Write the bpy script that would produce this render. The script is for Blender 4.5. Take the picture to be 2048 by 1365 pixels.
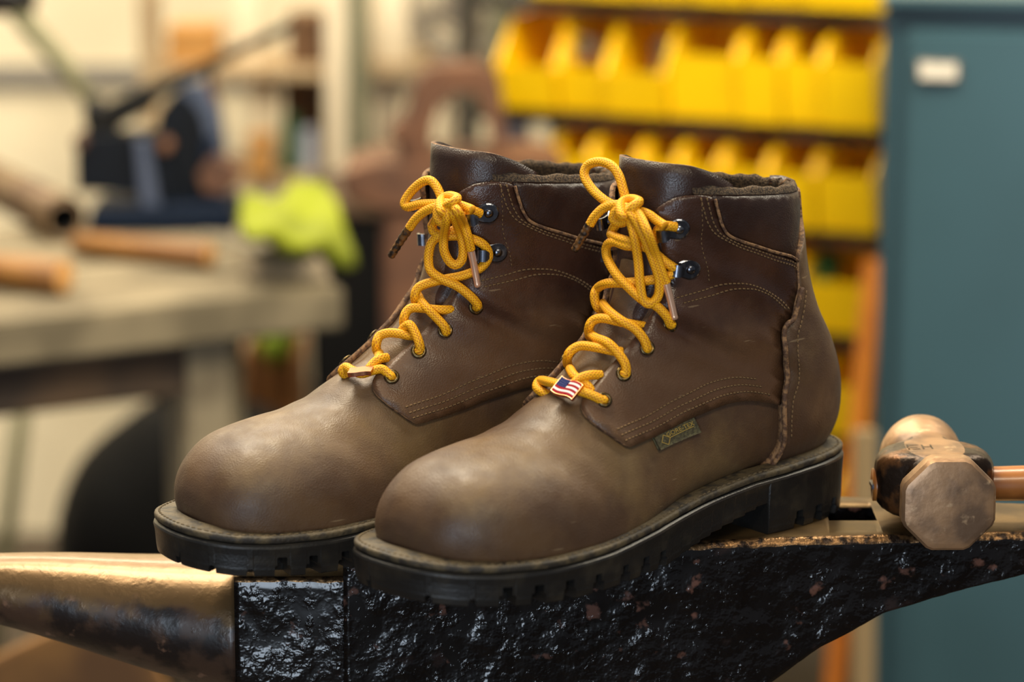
import bpy, bmesh, math, random
import numpy as np
from mathutils import Vector, Matrix
from mathutils.geometry import delaunay_2d_cdt
random.seed(7)
for o in list(bpy.data.objects): bpy.data.objects.remove(o)
scene = bpy.context.scene; COL = scene.collection

# ------------------------------------------------------------------ camera, world, lights, exposure
ZF = .90                                   # height of the anvil face
FPX, CXP, CYP, HOR = 6400., 1024., 682.5, -700.
PITCH = math.atan((CYP-HOR)/FPX)
CAMP = Vector((0, -1.80, ZF+1.80*math.tan(PITCH+math.atan((1040-CYP)/FPX))))
cd = bpy.data.cameras.new('camera'); cam = bpy.data.objects.new('camera', cd); COL.objects.link(cam)
cd.sensor_width = 36; cd.lens = FPX/2048*36; cd.clip_start = .05
cam.location = CAMP; cam.rotation_euler = (math.pi/2-PITCH, 0, 0)
cd.dof.use_dof = True; cd.dof.focus_distance = 1.80; cd.dof.aperture_fstop = 4.3
scene.camera = cam
scene.view_settings.view_transform = 'Standard'; scene.view_settings.look = 'None'
scene.view_settings.gamma = 1; scene.view_settings.use_curve_mapping = False
scene.view_settings.exposure = 0.55
w = bpy.data.worlds.new('workshop_air'); scene.world = w; w.use_nodes = True
w.node_tree.nodes['Background'].inputs[0].default_value = (.92, .94, 1.0, 1); w.node_tree.nodes['Background'].inputs[1].default_value = .10
def area(name, loc, look, size, power, col, sizey=None):
    d = bpy.data.lights.new(name, 'AREA'); d.energy = power; d.color = col; d.size = size
    if sizey: d.shape = 'RECTANGLE'; d.size_y = sizey
    o = bpy.data.objects.new(name, d); COL.objects.link(o); o.location = loc
    o.rotation_euler = (Vector(look)-Vector(loc)).to_track_quat('-Z', 'Y').to_euler(); return o
area('ceiling_tube_light', (-.35, .45, 2.75), (0, .05, .9), 1.2, 34, (1, .86, .63), .35)       # warm shop lights overhead
area('added_wall_light', (-1.1, 2.35, 2.75), (-1.0, 2.7, .6), 2.4, 66, (1, .89, .70), .5)  # added unseen lamp, placed to brighten the back wall down below the bench
area('ceiling_tube_light_bench', (-1.0, .9, 2.75), (-1.0, 1.5, .8), 1.4, 22, (1, .88, .68), .4)
area('added_shelf_light', (1.0, .70, 2.3), (.45, 2.1, .85), 1.3, 46, (1, .90, .70), .5)  # added unseen lamp, aimed at the shelf to brighten the bins
area('added_front_fill_light', (.55, -1.75, 2.75), (.1, 0, .95), 1.3, 16, (1, .86, .64), .35)  # added warm fill, unseen, lifts the camera side of the boots
area('open_door_daylight', (-.55, -3.9, 1.05), (-.1, 0, 1.0), 1.0, 38, (.72, .85, 1.0), 1.7)   # cool daylight from the open door behind the photographer

def at(px, py, d):
    """point seen at picture position px,py at horizontal distance d in front of the lens"""
    fw = Vector((0, math.cos(PITCH), -math.sin(PITCH))); up = Vector((0, math.sin(PITCH), math.cos(PITCH)))
    r = fw+Vector((1, 0, 0))*((px-CXP)/FPX)+up*((CYP-py)/FPX)
    return CAMP+r*(d/r.y)

# ------------------------------------------------------------------ small helpers
def lin(c): return tuple(((v/255.)/12.92 if v/255. <= .04045 else ((v/255.+.055)/1.055)**2.4) for v in c)+(1,)
def mat(name, col, rough=.6, metal=0., noise=None, bump=None, spec=.5, coat=0., coatr=.1, noise2=None, sheen=0):
    """noise=(scale,detail,colour2,lo,hi) mixes a second colour; bump=(scale,strength,detail)"""
    m = bpy.data.materials.new(name); m.use_nodes = True; nt = m.node_tree; b = nt.nodes['Principled BSDF']
    b.inputs['Base Color'].default_value = lin(col); b.inputs['Roughness'].default_value = rough; b.inputs['Metallic'].default_value = metal
    b.inputs['Specular IOR Level'].default_value = spec; b.inputs['Coat Weight'].default_value = coat; b.inputs['Coat Roughness'].default_value = coatr
    tc = nt.nodes.new('ShaderNodeTexCoord'); last = None
    def nz(sc, det, vec=None):
        n = nt.nodes.new('ShaderNodeTexNoise'); n.inputs['Scale'].default_value = sc; n.inputs['Detail'].default_value = det
        nt.links.new(vec or tc.outputs['Object'], n.inputs['Vector']); return n
    for nn in (noise, noise2):
        if nn:
            n = nz(nn[0], nn[1]); rp = nt.nodes.new('ShaderNodeMapRange'); rp.inputs[1].default_value = nn[3]; rp.inputs[2].default_value = nn[4]; rp.interpolation_type = 'SMOOTHSTEP'
            nt.links.new(n.outputs['Fac'], rp.inputs[0]); mx = nt.nodes.new('ShaderNodeMix'); mx.data_type = 'RGBA'
            nt.links.new(rp.outputs[0], mx.inputs[0]); mx.inputs[7].default_value = lin(nn[2])
            if last: nt.links.new(last, mx.inputs[6])
            else: mx.inputs[6].default_value = lin(col)
            last = mx.outputs[2]
    if last: nt.links.new(last, b.inputs['Base Color'])
    if bump:
        n = nz(bump[0], bump[2] if len(bump) > 2 else 4); bp = nt.nodes.new('ShaderNodeBump'); bp.inputs['Strength'].default_value = bump[1]; bp.inputs['Distance'].default_value = .002
        nt.links.new(n.outputs['Fac'], bp.inputs['Height']); nt.links.new(bp.outputs[0], b.inputs['Normal'])
    return m
def mesh(name, V, Fc, m=None, parent=None, smooth=True, mats=None, fm=None):
    me = bpy.data.meshes.new(name); me.from_pydata([tuple(map(float, v)) for v in V], [], Fc); me.update()
    for q in (mats or ([m] if m else [])): me.materials.append(q)
    if fm is not None: me.polygons.foreach_set('material_index', fm)
    me.polygons.foreach_set('use_smooth', [smooth]*len(me.polygons))
    o = bpy.data.objects.new(name, me); COL.objects.link(o)
    if parent: o.parent = parent
    return o
def frombm(name, bm, m, parent=None, smooth=False, mats=None):
    bmesh.ops.recalc_face_normals(bm, faces=bm.faces)
    me = bpy.data.meshes.new(name); bm.to_mesh(me); bm.free()
    for q in (mats or [m]): me.materials.append(q)
    me.polygons.foreach_set('use_smooth', [smooth]*len(me.polygons))
    o = bpy.data.objects.new(name, me); COL.objects.link(o)
    if parent: o.parent = parent
    return o
def empty(name, loc, rz=0, label=None, cat=None, group=None):
    o = bpy.data.objects.new(name, None); COL.objects.link(o); o.location = loc; o.rotation_euler = (0, 0, rz); o.empty_display_size = .02
    if label: tag(o, label, cat, group)
    return o
def tag(o, label, cat, group=None):
    o['label'] = label; o['category'] = cat
    if group: o['group'] = group
    return o
def bm_box(bm, c, s, R=None):
    M = Matrix.Translation(Vector(c))
    if R is not None: M = M @ R.to_4x4()
    r = bmesh.ops.create_cube(bm, size=1, matrix=M @ Matrix.Diagonal((s[0], s[1], s[2], 1)).to_4x4()); return r['verts']
def box(name, c, s, m, parent=None, rz=0, bev=.004, R=None):
    bm = bmesh.new(); bm_box(bm, (0, 0, 0), s)
    if bev: bmesh.ops.bevel(bm, geom=bm.edges[:], offset=min(bev, min(s)*.3), segments=2, affect='EDGES')
    o = frombm(name, bm, m, parent); o.location = c
    if R is not None: o.rotation_euler = R.to_euler()
    else: o.rotation_euler = (0, 0, rz)
    return o
def tube_rings(P, rad, n=12):
    """rings of a tube along points P (parallel transport)"""
    P = np.asarray(P, float); T = np.gradient(P, axis=0); T /= np.linalg.norm(T, axis=1)[:, None]+1e-12
    a = np.array([0, 0, 1.]) if abs(T[0][2]) < .9 else np.array([1., 0, 0]); u = np.cross(T[0], a); u /= np.linalg.norm(u)
    rad = np.broadcast_to(rad, (len(P),)); V = []
    for i in range(len(P)):
        u = u-T[i]*(u@T[i]); u /= np.linalg.norm(u)+1e-12; v = np.cross(T[i], u)
        for k in range(n):
            q = 2*math.pi*k/n; V.append(P[i]+rad[i]*(math.cos(q)*u+math.sin(q)*v))
    return V
def tube_faces(m, n, base=0, caps=True):
    Fc = [(base+i*n+k, base+i*n+(k+1) % n, base+(i+1)*n+(k+1) % n, base+(i+1)*n+k) for i in range(m-1) for k in range(n)]
    if caps: Fc += [tuple(base+k for k in range(n))[::-1], tuple(base+(m-1)*n+k for k in range(n))]
    return Fc
def tube(name, P, rad, m, parent=None, n=12):
    V = tube_rings(P, rad, n); return mesh(name, V, tube_faces(len(P), n), m, parent)
def rod(name, a, b, r, m, parent=None, n=20, r2=None):
    a = np.array(a); b = np.array(b); L = np.linalg.norm(b-a); e = min(.1*r, .002)/max(L, 1e-6)
    ts = [0, e, 1-e, 1]; r2 = r if r2 is None else r2
    return tube(name, [a+(b-a)*t for t in ts], [r*.88, r, r2, r2*.88], m, parent, n)
def lathe(name, prof, m, parent=None, n=32, caps=True):
    """prof: (r,z) pairs, axis z"""
    V = [(r*math.cos(2*math.pi*k/n), r*math.sin(2*math.pi*k/n), z) for r, z in prof for k in range(n)]
    return mesh(name, V, tube_faces(len(prof), n, 0, caps), m, parent)

# ---------------------------------------------------------------- boot surface
def crom(P, n, closed=False):
    """centripetal-free Catmull-Rom through rows of P, n samples"""
    P = np.asarray(P, float); m = len(P)
    if closed:
        Q = np.vstack([P[-1:], P, P[:2]]); seg = m
    else:
        Q = np.vstack([2*P[0]-P[1], P, 2*P[-1]-P[-2]]); seg = m-1
    u = np.linspace(0, seg, n, endpoint=not closed); i = np.minimum(u.astype(int), seg-1); f = (u-i)[:, None]
    a, b, c, d = Q[i], Q[i+1], Q[i+2], Q[i+3]
    return .5*((2*b)+(c-a)*f+(2*a-5*b+4*c-d)*f**2+(3*b-a-3*c+d)*f**3)
SOLE = [(0.0, 0.0), (0.0032, 0.0171), (0.0139, 0.0309), (0.0362, 0.0394), (0.0661, 0.0421), (0.0981, 0.041), (0.1301, 0.0416), (0.162, 0.0464), (0.194, 0.0538), (0.2239, 0.0597), (0.2516, 0.0613), (0.2793, 0.0581), (0.3027, 0.0496), (0.3219, 0.0362), (0.3337, 0.0192), (0.3379, -0.0021), (0.3358, -0.0213), (0.3273, -0.0362), (0.3123, -0.0474), (0.29, -0.0549), (0.2622, -0.0581), (0.2324, -0.056), (0.2025, -0.0496), (0.1727, -0.0426), (0.1407, -0.0384), (0.1066, -0.0389), (0.0704, -0.041), (0.0384, -0.0394), (0.0149, -0.0309), (0.0032, -0.0171)]
ZTOP = [(-0.0107, 0.0404), (0.0, 0.0404), (0.0533, 0.0394), (0.0959, 0.0373), (0.1386, 0.0326), (0.1812, 0.0275), (0.2239, 0.0247), (0.2665, 0.0239), (0.2985, 0.0247), (0.3198, 0.0263), (0.3379, 0.0289), (0.3518, 0.0305)]
ZBOT = [(-0.0107, 0.0), (0.0831, 0.0), (0.1812, 0.0), (0.2505, 0.0), (0.2772, 0.0008), (0.2985, 0.0021), (0.3198, 0.0037), (0.3379, 0.0063), (0.3518, 0.0074)]
def interp(tab, x):
    t = np.array(tab); return np.interp(x, t[:, 0], t[:, 1])
def sole_outline(n=400, inset=0.0):
    o = crom(SOLE, n*4, True)
    d = np.r_[0, np.cumsum(np.linalg.norm(np.diff(np.vstack([o, o[:1]]), axis=0), axis=1))]
    s = np.linspace(0, d[-1], n, endpoint=False); oo = np.vstack([o, o[:1]])
    o = np.c_[np.interp(s, d, oo[:, 0]), np.interp(s, d, oo[:, 1])]
    t = np.roll(o, -1, 0)-np.roll(o, 1, 0); t /= np.linalg.norm(t, axis=1)[:, None]
    nrm = np.c_[t[:, 1], -t[:, 0]]           # inward for this winding
    return o+nrm*inset*1.0
# stations: F (ridge) x,z ; B (under side / heel back) x,z
ST = [((.3235,.0350),(.3215,.022)),((.3222,.0445),(.3130,.020)),((.3176,.0545),(.3028,.018)),((.3095,.0632),(.2882,.016)),((.2985,.0700),(.2740,.0155)),
      ((.2840,.0738),(.2560,.0155)),((.2640,.0772),(.2325,.0165)),((.2410,.0825),(.2050,.0185)),((.2220,.0915),(.1760,.0215)),((.2050,.1030),(.1410,.0260)),
      ((.1900,.1155),(.1000,.0300)),((.1778,.1290),(.0600,.0320)),((.1695,.1430),(.0250,.0335)),((.1650,.1560),(.0060,.048)),((.1623,.1675),(.0025,.070)),
      ((.1615,.1770),(.0090,.094)),((.1605,.1850),(.0225,.117)),((.1600,.1920),(.0320,.141)),((.1595,.1985),(.0365,.166)),((.1590,.2045),(.0375,.193))]
# shaft half width (max), centre of max width u, exponent top, exponent bottom
SH = [None]*8+[(.0420,.70,2.2,4.0),(.0395,.64,2.2,3.0),(.0375,.60,2.2,2.8),(.0360,.58,2.2,2.6),(.0350,.58,2.2,2.4),(.0345,.60,2.2,2.3),(.0345,.62,2.2,2.2),(.0345,.60,2.2,2.1),(.0350,.57,2.2,2.1),(.0360,.55,2.2,2.1),(.0370,.53,2.2,2.1),(.0375,.52,2.2,2.1)]
NS = 150
def stations():
    A = np.array([[f[0], f[1], b[0], b[1]] for f, b in ST]); D = crom(A, NS)
    o = sole_outline(800, .0068); k = np.argmax(o[:, 0]); h = np.argmin(o[:, 0])
    lat = o[o[:, 1] > 0]; med = o[o[:, 1] <= 0]
    lat = lat[np.argsort(lat[:, 0])]; med = med[np.argsort(med[:, 0])]
    idx = np.linspace(0, len(ST)-1, NS)
    sh = np.array([[.04,.74,2.15,5.0] if q is None else q for q in SH])
    shi = np.array([np.interp(idx, np.arange(len(ST)), sh[:, j]) for j in range(4)]).T
    out = []
    for i in range(NS):
        fx, fz, bx, bz = D[i]
        xm = fx*.3+bx*.7
        # toe plan: use outline width at lower wall
        k_ = max(0., 1-idx[i]/6.); xm = xm+(o[:, 0].max()-.0004-D[0, 0]*.3-D[0, 2]*.7)*k_**1.3   # close the toe round the outline
        wl = np.interp(xm, lat[:, 0], lat[:, 1]); wm = -np.interp(xm, med[:, 0], med[:, 1])
        if xm > o[:, 0].max(): wl = wm = .0
        c = (wl-wm)/2; w = (wl+wm)/2
        b = min(1, max(0, (idx[i]-8)/3.)); b = b*b*(3-2*b)
        w = w*(1-b)+shi[i, 0]*b; c = c*(1-b)
        cy = c
        out.append((fx, fz, bx, bz, w, cy, shi[i, 1], shi[i, 2], shi[i, 3], c))
    a = np.array(out)
    # pole closing at the toe
    k = np.clip(idx/1.0, 0, 1); 
    return a, idx
STN, IDX = stations()
def surf(s, t):
    """s in 0..1 along boot, t in -1..1 : 0 ridge, +1 lateral round to the under side, -1 medial. returns (...,3)"""
    s = np.atleast_1d(np.asarray(s, float)); t = np.atleast_1d(np.asarray(t, float))
    q = s*(NS-1); P = [np.interp(q, np.arange(NS), STN[:, j]) for j in range(10)]
    fx, fz, bx, bz, w, cy, uc, n1, n2, c = P
    a = np.abs(t)*math.pi; 
    # first half (ridge -> widest) a in 0..pi/2
    up = a <= math.pi/2
    sn = np.abs(np.sin(a)); cs = np.cos(a)
    n = np.where(up, n1, n2)
    y = sn**(2/n); v = np.abs(cs)**(2/n)
    u = np.where(up, uc-uc*v, uc+(1-uc)*v)
    # ridge sits over the centre line, lower wall over outline
    yy = np.sign(t)*y*w+cy*(.35+.65*np.clip(u/np.maximum(uc, .01), 0, 1))
    return np.stack([fx+(bx-fx)*u, yy, fz+(bz-fz)*u], -1)
def surf_n(s, t, e=2e-3):
    s = np.atleast_1d(np.asarray(s, float)); t = np.atleast_1d(np.asarray(t, float))
    s0, s1 = np.clip(s-e, 0, 1), np.clip(s+e, 0, 1); t0, t1 = t-e, t+e
    ds = surf(s1, t)-surf(s0, t); dt = surf(s, t1)-surf(s, t0)
    n = np.cross(dt, ds); n /= np.maximum(np.linalg.norm(n, axis=-1), 1e-12)[..., None]
    return n

LACES = {'L': {'aglet_left': [(0.1709, -0.0184, 0.1834), (0.1729, -0.0227, 0.1755), (0.175, -0.0273, 0.1671)],
       'aglet_right': [(0.1563, 0.0269, 0.1556), (0.1537, 0.0284, 0.1443), (0.1515, 0.0298, 0.1335)],
       'bar': [(0.2067, -0.0055, 0.0903), (0.2122, -0.0094, 0.0938), (0.2121, -0.0167, 0.0961), (0.2076, -0.0193, 0.0989), (0.2142, -0.0037, 0.1018), (0.2145, 0.0109, 0.1015), (0.2094, 0.0195, 0.0992), (0.2061, 0.024, 0.0972),
               (0.2035, 0.0264, 0.0953), (0.2016, 0.0262, 0.0947), (0.1996, 0.0211, 0.0904)],
       'bar2': [(0.1992, -0.0038, 0.1071), (0.2046, 0.0049, 0.106), (0.2054, 0.0103, 0.1043), (0.2041, 0.0157, 0.1016), (0.2034, 0.0187, 0.0984)],
       'bar3': [(0.2098, 0.0111, 0.1028), (0.2062, 0.012, 0.1055), (0.2012, 0.0146, 0.1069), (0.1944, 0.0165, 0.1062)],
       'k1': [(0.1598, 0.0296, 0.1871), (0.1601, 0.024, 0.1892), (0.162, 0.018, 0.1925), (0.1646, 0.0108, 0.1941), (0.1654, 0.0037, 0.1947), (0.1674, -0.0014, 0.1923), (0.1681, -0.003, 0.1877), (0.1667, 0.0011, 0.1858),
              (0.1658, 0.0073, 0.1882)],
       'k2': [(0.1607, -0.0125, 0.1765), (0.1649, -0.0056, 0.1822), (0.1661, 0.0005, 0.1874), (0.1692, 0.0109, 0.1933), (0.1687, 0.0143, 0.1973), (0.1647, 0.0141, 0.1993), (0.1616, 0.0044, 0.1991), (0.1644, 0.0006, 0.1973),
              (0.1695, 0.004, 0.1952), (0.1721, 0.0091, 0.1914), (0.1667, 0.0099, 0.1915)],
       'loop_down': [(0.1686, 0.009, 0.1949), (0.1703, 0.0168, 0.1906), (0.1672, 0.0209, 0.1805), (0.1625, 0.0233, 0.1676), (0.1591, 0.0246, 0.1562), (0.1591, 0.024, 0.1471), (0.1637, 0.0225, 0.143), (0.1664, 0.0196, 0.1457),
                     (0.1668, 0.0176, 0.1548), (0.1667, 0.0158, 0.1671), (0.1695, 0.0153, 0.1814), (0.1676, 0.0084, 0.1919)],
       'loop_up': [(0.1634, 0.0023, 0.1918), (0.1646, -0.0045, 0.1941), (0.1657, -0.013, 0.1968), (0.1649, -0.0237, 0.2015), (0.1636, -0.0314, 0.2078), (0.1615, -0.0312, 0.2133), (0.1603, -0.0231, 0.2164), (0.1596, -0.0141, 0.2154),
                   (0.1594, -0.0077, 0.2102), (0.1605, -0.0024, 0.2018), (0.1611, 0.0012, 0.1947)],
       'r2a': [(0.1824, -0.0158, 0.1006), (0.1902, -0.0152, 0.106), (0.1974, -0.0075, 0.1136), (0.1956, -0.0053, 0.1174), (0.1924, -0.0011, 0.1196), (0.1889, 0.0093, 0.1194), (0.1846, 0.0147, 0.1182), (0.1793, 0.0164, 0.1172)],
       'r2b': [(0.1805, -0.0079, 0.1236), (0.186, 0.0033, 0.1236), (0.1874, 0.0137, 0.123), (0.1858, 0.02, 0.1184), (0.1844, 0.0247, 0.1125), (0.1844, 0.0255, 0.1073), (0.1852, 0.0241, 0.1068), (0.1827, 0.0186, 0.1033)],
       'r3a': [(0.17, -0.0117, 0.1161), (0.1775, -0.0113, 0.1213), (0.1832, -0.0055, 0.1286), (0.1821, -0.003, 0.1323), (0.1799, 0.0023, 0.1339), (0.176, 0.0115, 0.1328), (0.1704, 0.0168, 0.1312), (0.1641, 0.0183, 0.1297)],
       'r3b': [(0.1657, -0.0137, 0.138), (0.1756, 0.0018, 0.1375), (0.1777, 0.0133, 0.1345), (0.1734, 0.0208, 0.13), (0.1704, 0.025, 0.1241), (0.1688, 0.0257, 0.1192), (0.168, 0.0249, 0.1192), (0.1657, 0.0188, 0.1164)],
       'r4a': [(0.1627, -0.0125, 0.1311), (0.1682, -0.0151, 0.136), (0.1689, -0.0168, 0.1423), (0.1666, -0.0166, 0.1465), (0.1706, -0.0045, 0.1514), (0.1683, 0.0072, 0.1531), (0.1616, 0.0162, 0.1547), (0.1549, 0.0231, 0.1565),
               (0.1512, 0.0271, 0.1589), (0.1493, 0.028, 0.161), (0.1519, 0.0278, 0.163), (0.1548, 0.0248, 0.1658), (0.1599, 0.0181, 0.1722), (0.1656, 0.0121, 0.1757), (0.1684, 0.003, 0.1773), (0.1666, -0.0063, 0.1781)],
       'r4b': [(0.1504, 0.0287, 0.1853), (0.1566, 0.0264, 0.1863), (0.1585, 0.0228, 0.1838), (0.1576, 0.0204, 0.1784), (0.1611, 0.0153, 0.1753), (0.1675, 0.0082, 0.174), (0.1688, -0.0014, 0.1751), (0.1675, -0.0084, 0.1717),
               (0.1671, -0.0087, 0.1651), (0.1707, 0.0024, 0.1578), (0.1695, 0.0117, 0.1511), (0.166, 0.0189, 0.145), (0.1603, 0.0237, 0.1416), (0.1555, 0.0268, 0.1358), (0.1526, 0.0271, 0.1309), (0.1511, 0.0266, 0.1302),
               (0.1492, 0.02, 0.1285)],
       'tail_left': [(0.1635, 0.0025, 0.194), (0.1662, -0.0027, 0.1954), (0.1683, -0.0102, 0.1929), (0.1703, -0.0154, 0.1877), (0.1711, -0.0185, 0.1829)],
       'tail_right': [(0.1659, 0.009, 0.1963), (0.1685, 0.0189, 0.1923), (0.1707, 0.0277, 0.1837), (0.162, 0.0251, 0.1706), (0.1577, 0.0263, 0.1591), (0.1556, 0.027, 0.1544)]},
 'R': {'aglet_left': [(0.1741, 0.0018, 0.175), (0.1767, 0.0084, 0.1656), (0.1792, 0.0145, 0.1562)],
       'aglet_right': [(0.1531, -0.0282, 0.1651), (0.1506, -0.0284, 0.1534), (0.1487, -0.0291, 0.142)],
       'bar': [(0.2096, 0.0023, 0.0889), (0.2164, 0.0028, 0.0929), (0.2198, 0.0029, 0.0963), (0.2186, 0.0011, 0.0991), (0.2186, -0.0063, 0.0984), (0.2173, -0.0136, 0.0979), (0.2115, -0.0155, 0.0992), (0.207, -0.0184, 0.1),
               (0.2048, -0.0216, 0.0974), (0.2034, -0.0226, 0.0956), (0.201, -0.0176, 0.0914)],
       'bar2': [(0.2, -0.0047, 0.1061), (0.2042, -0.0105, 0.1042), (0.2068, -0.0119, 0.1019), (0.2086, -0.0125, 0.0994)],
       'bar3': [(0.2119, -0.0126, 0.0998), (0.2084, -0.0124, 0.1028), (0.2048, -0.013, 0.1048), (0.1996, -0.0123, 0.1046)],
       'k1': [(0.1591, -0.0389, 0.189), (0.1598, -0.0356, 0.1897), (0.1626, -0.0306, 0.191), (0.1654, -0.0269, 0.1919), (0.167, -0.0212, 0.1907), (0.1694, -0.0196, 0.1873), (0.1702, -0.0208, 0.1824), (0.1688, -0.0238, 0.1804),
              (0.1675, -0.0279, 0.1837)],
       'k2': [(0.1614, -0.0016, 0.1747), (0.166, -0.0115, 0.1795), (0.1672, -0.0184, 0.1846), (0.1701, -0.0288, 0.1909), (0.1699, -0.0355, 0.1941), (0.1661, -0.0338, 0.1958), (0.1632, -0.0216, 0.195), (0.166, -0.0188, 0.1931),
              (0.1712, -0.0243, 0.191), (0.1734, -0.0296, 0.188), (0.1683, -0.0281, 0.1873)],
       'loop_down': [(0.17, -0.0306, 0.1912), (0.1709, -0.0304, 0.1833), (0.1657, -0.0201, 0.1727), (0.1648, -0.0187, 0.1638), (0.1621, -0.0198, 0.1573), (0.1591, -0.0224, 0.1551), (0.156, -0.0239, 0.1584), (0.1559, -0.0247, 0.1666),
                     (0.1589, -0.0252, 0.1756), (0.1687, -0.0336, 0.1864), (0.1682, -0.0299, 0.1904)],
       'loop_up': [(0.1643, -0.0172, 0.1893), (0.1663, -0.0137, 0.1896), (0.1691, -0.002, 0.188), (0.1712, 0.0082, 0.1853), (0.1714, 0.0114, 0.1875), (0.169, 0.0083, 0.1937), (0.1666, 0.001, 0.1999), (0.1649, -0.005, 0.2017),
                   (0.1639, -0.0102, 0.1986), (0.1639, -0.0152, 0.193), (0.1633, -0.0167, 0.1891)],
       'r2a': [(0.1921, 0.0002, 0.101), (0.1986, -0.001, 0.1058), (0.2012, -0.0039, 0.1114), (0.1983, -0.0031, 0.1155), (0.1942, -0.0062, 0.1172), (0.1901, -0.0113, 0.1171), (0.1868, -0.0145, 0.1163), (0.1824, -0.015, 0.1156)],
       'r2b': [(0.1866, -0.0076, 0.1171), (0.1869, -0.0106, 0.12), (0.1863, -0.0154, 0.1225), (0.1856, -0.02, 0.1186), (0.1852, -0.0237, 0.1129), (0.1847, -0.0235, 0.1093), (0.1852, -0.0227, 0.1083), (0.1823, -0.0172, 0.105)],
       'r3a': [(0.1763, -0.0033, 0.1144), (0.1828, -0.0053, 0.1191), (0.1855, -0.0086, 0.1247), (0.1831, -0.0085, 0.129), (0.1793, -0.0106, 0.1307), (0.1701, -0.0192, 0.1299), (0.1641, -0.0215, 0.1295), (0.1599, -0.0204, 0.1294)],
       'r3b': [(0.1729, -0.0041, 0.1358), (0.175, -0.0108, 0.1337), (0.1756, -0.0188, 0.1305), (0.1729, -0.0233, 0.126), (0.1702, -0.0264, 0.1216), (0.1687, -0.0262, 0.1182), (0.1684, -0.0249, 0.1188), (0.1661, -0.0189, 0.116)],
       'r4a': [(0.1668, -0.0018, 0.1263), (0.1736, -0.0035, 0.1311), (0.177, -0.0071, 0.1368), (0.1754, -0.0079, 0.1411), (0.1715, -0.0103, 0.1436), (0.1632, -0.0168, 0.1463), (0.1538, -0.0226, 0.1485), (0.1462, -0.0276, 0.1525),
               (0.1433, -0.0309, 0.1578), (0.1431, -0.0311, 0.1625), (0.1467, -0.0308, 0.1671), (0.1516, -0.027, 0.17), (0.1572, -0.0206, 0.1713), (0.1634, -0.0157, 0.1712), (0.1663, -0.011, 0.1731), (0.1661, -0.0086, 0.1762)],
       'r4b': [(0.1475, -0.0306, 0.1844), (0.1527, -0.0297, 0.1865), (0.1542, -0.0268, 0.1834), (0.1529, -0.0245, 0.1777), (0.1564, -0.0201, 0.1752), (0.1636, -0.0155, 0.1718), (0.1665, -0.0112, 0.1686), (0.1682, -0.0096, 0.1642),
               (0.169, -0.0092, 0.157), (0.1692, -0.0119, 0.1511), (0.1656, -0.0178, 0.1468), (0.1594, -0.0237, 0.1432), (0.1534, -0.0279, 0.1374), (0.1492, -0.0288, 0.1325), (0.1482, -0.0273, 0.1304), (0.1464, -0.0207, 0.129)],
       'tail_left': [(0.1654, -0.0198, 0.1892), (0.169, -0.0161, 0.1882), (0.1713, -0.0093, 0.1852), (0.1732, -0.003, 0.1802), (0.1744, 0.002, 0.1744)],
       'tail_right': [(0.1675, -0.0309, 0.1921), (0.1697, -0.0401, 0.1891), (0.1588, -0.0296, 0.1802), (0.1559, -0.0298, 0.172), (0.1532, -0.0287, 0.1641)]}}

CHARM_L = ((0.21716, 0.01342, 0.10189), (-0.00284, 0.01407, -0.00316), (-0.00922, -0.00102, 0.00638))
CHARM_R = ((0.21854, -0.01449, 0.09918), (-0.00952, -0.00947, 0.00138), (-0.00657, 0.00677, 0.00111))
EYELETS = [(0.4658, 0.1967), (0.5175, 0.19), (0.5743, 0.2), (0.6344, 0.2267)]
EYELETS_R = [(0.4641, 0.18), (0.5209, 0.18), (0.5726, 0.2), (0.6411, 0.2367)]
HOOKBASE = [(0.7713, 0.2433), (0.8815, 0.22)]
HOOKEND = [(0.7529, 0.1933), (0.8497, 0.1567)]
HOOKBASE_R = [(0.783, 0.26), (0.8965, 0.2533)]
HOOKEND_R = [(0.7613, 0.2133), (0.8698, 0.1967)]
TAGQ = [(0.4791, 0.4), (0.5359, 0.4367), (0.5292, 0.48), (0.4741, 0.4433)]
TONGUE = [(0.1105, -0.0312, 0.205), (0.1245, -0.0307, 0.2125), (0.1375, -0.027, 0.2175), (0.1475, -0.0186, 0.219), (0.1515, -0.0079, 0.2195), (0.1515, 0.0079, 0.2195), (0.1475, 0.0186, 0.219), (0.1375, 0.027, 0.2175), (0.1245, 0.0307, 0.2125), (0.1105, 0.0312, 0.205)]
POSE_L = (0.7225663103256524, 0.184, 0.0535)
POSE_R = (0.61654, 0.08518, 0.08979)

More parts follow.
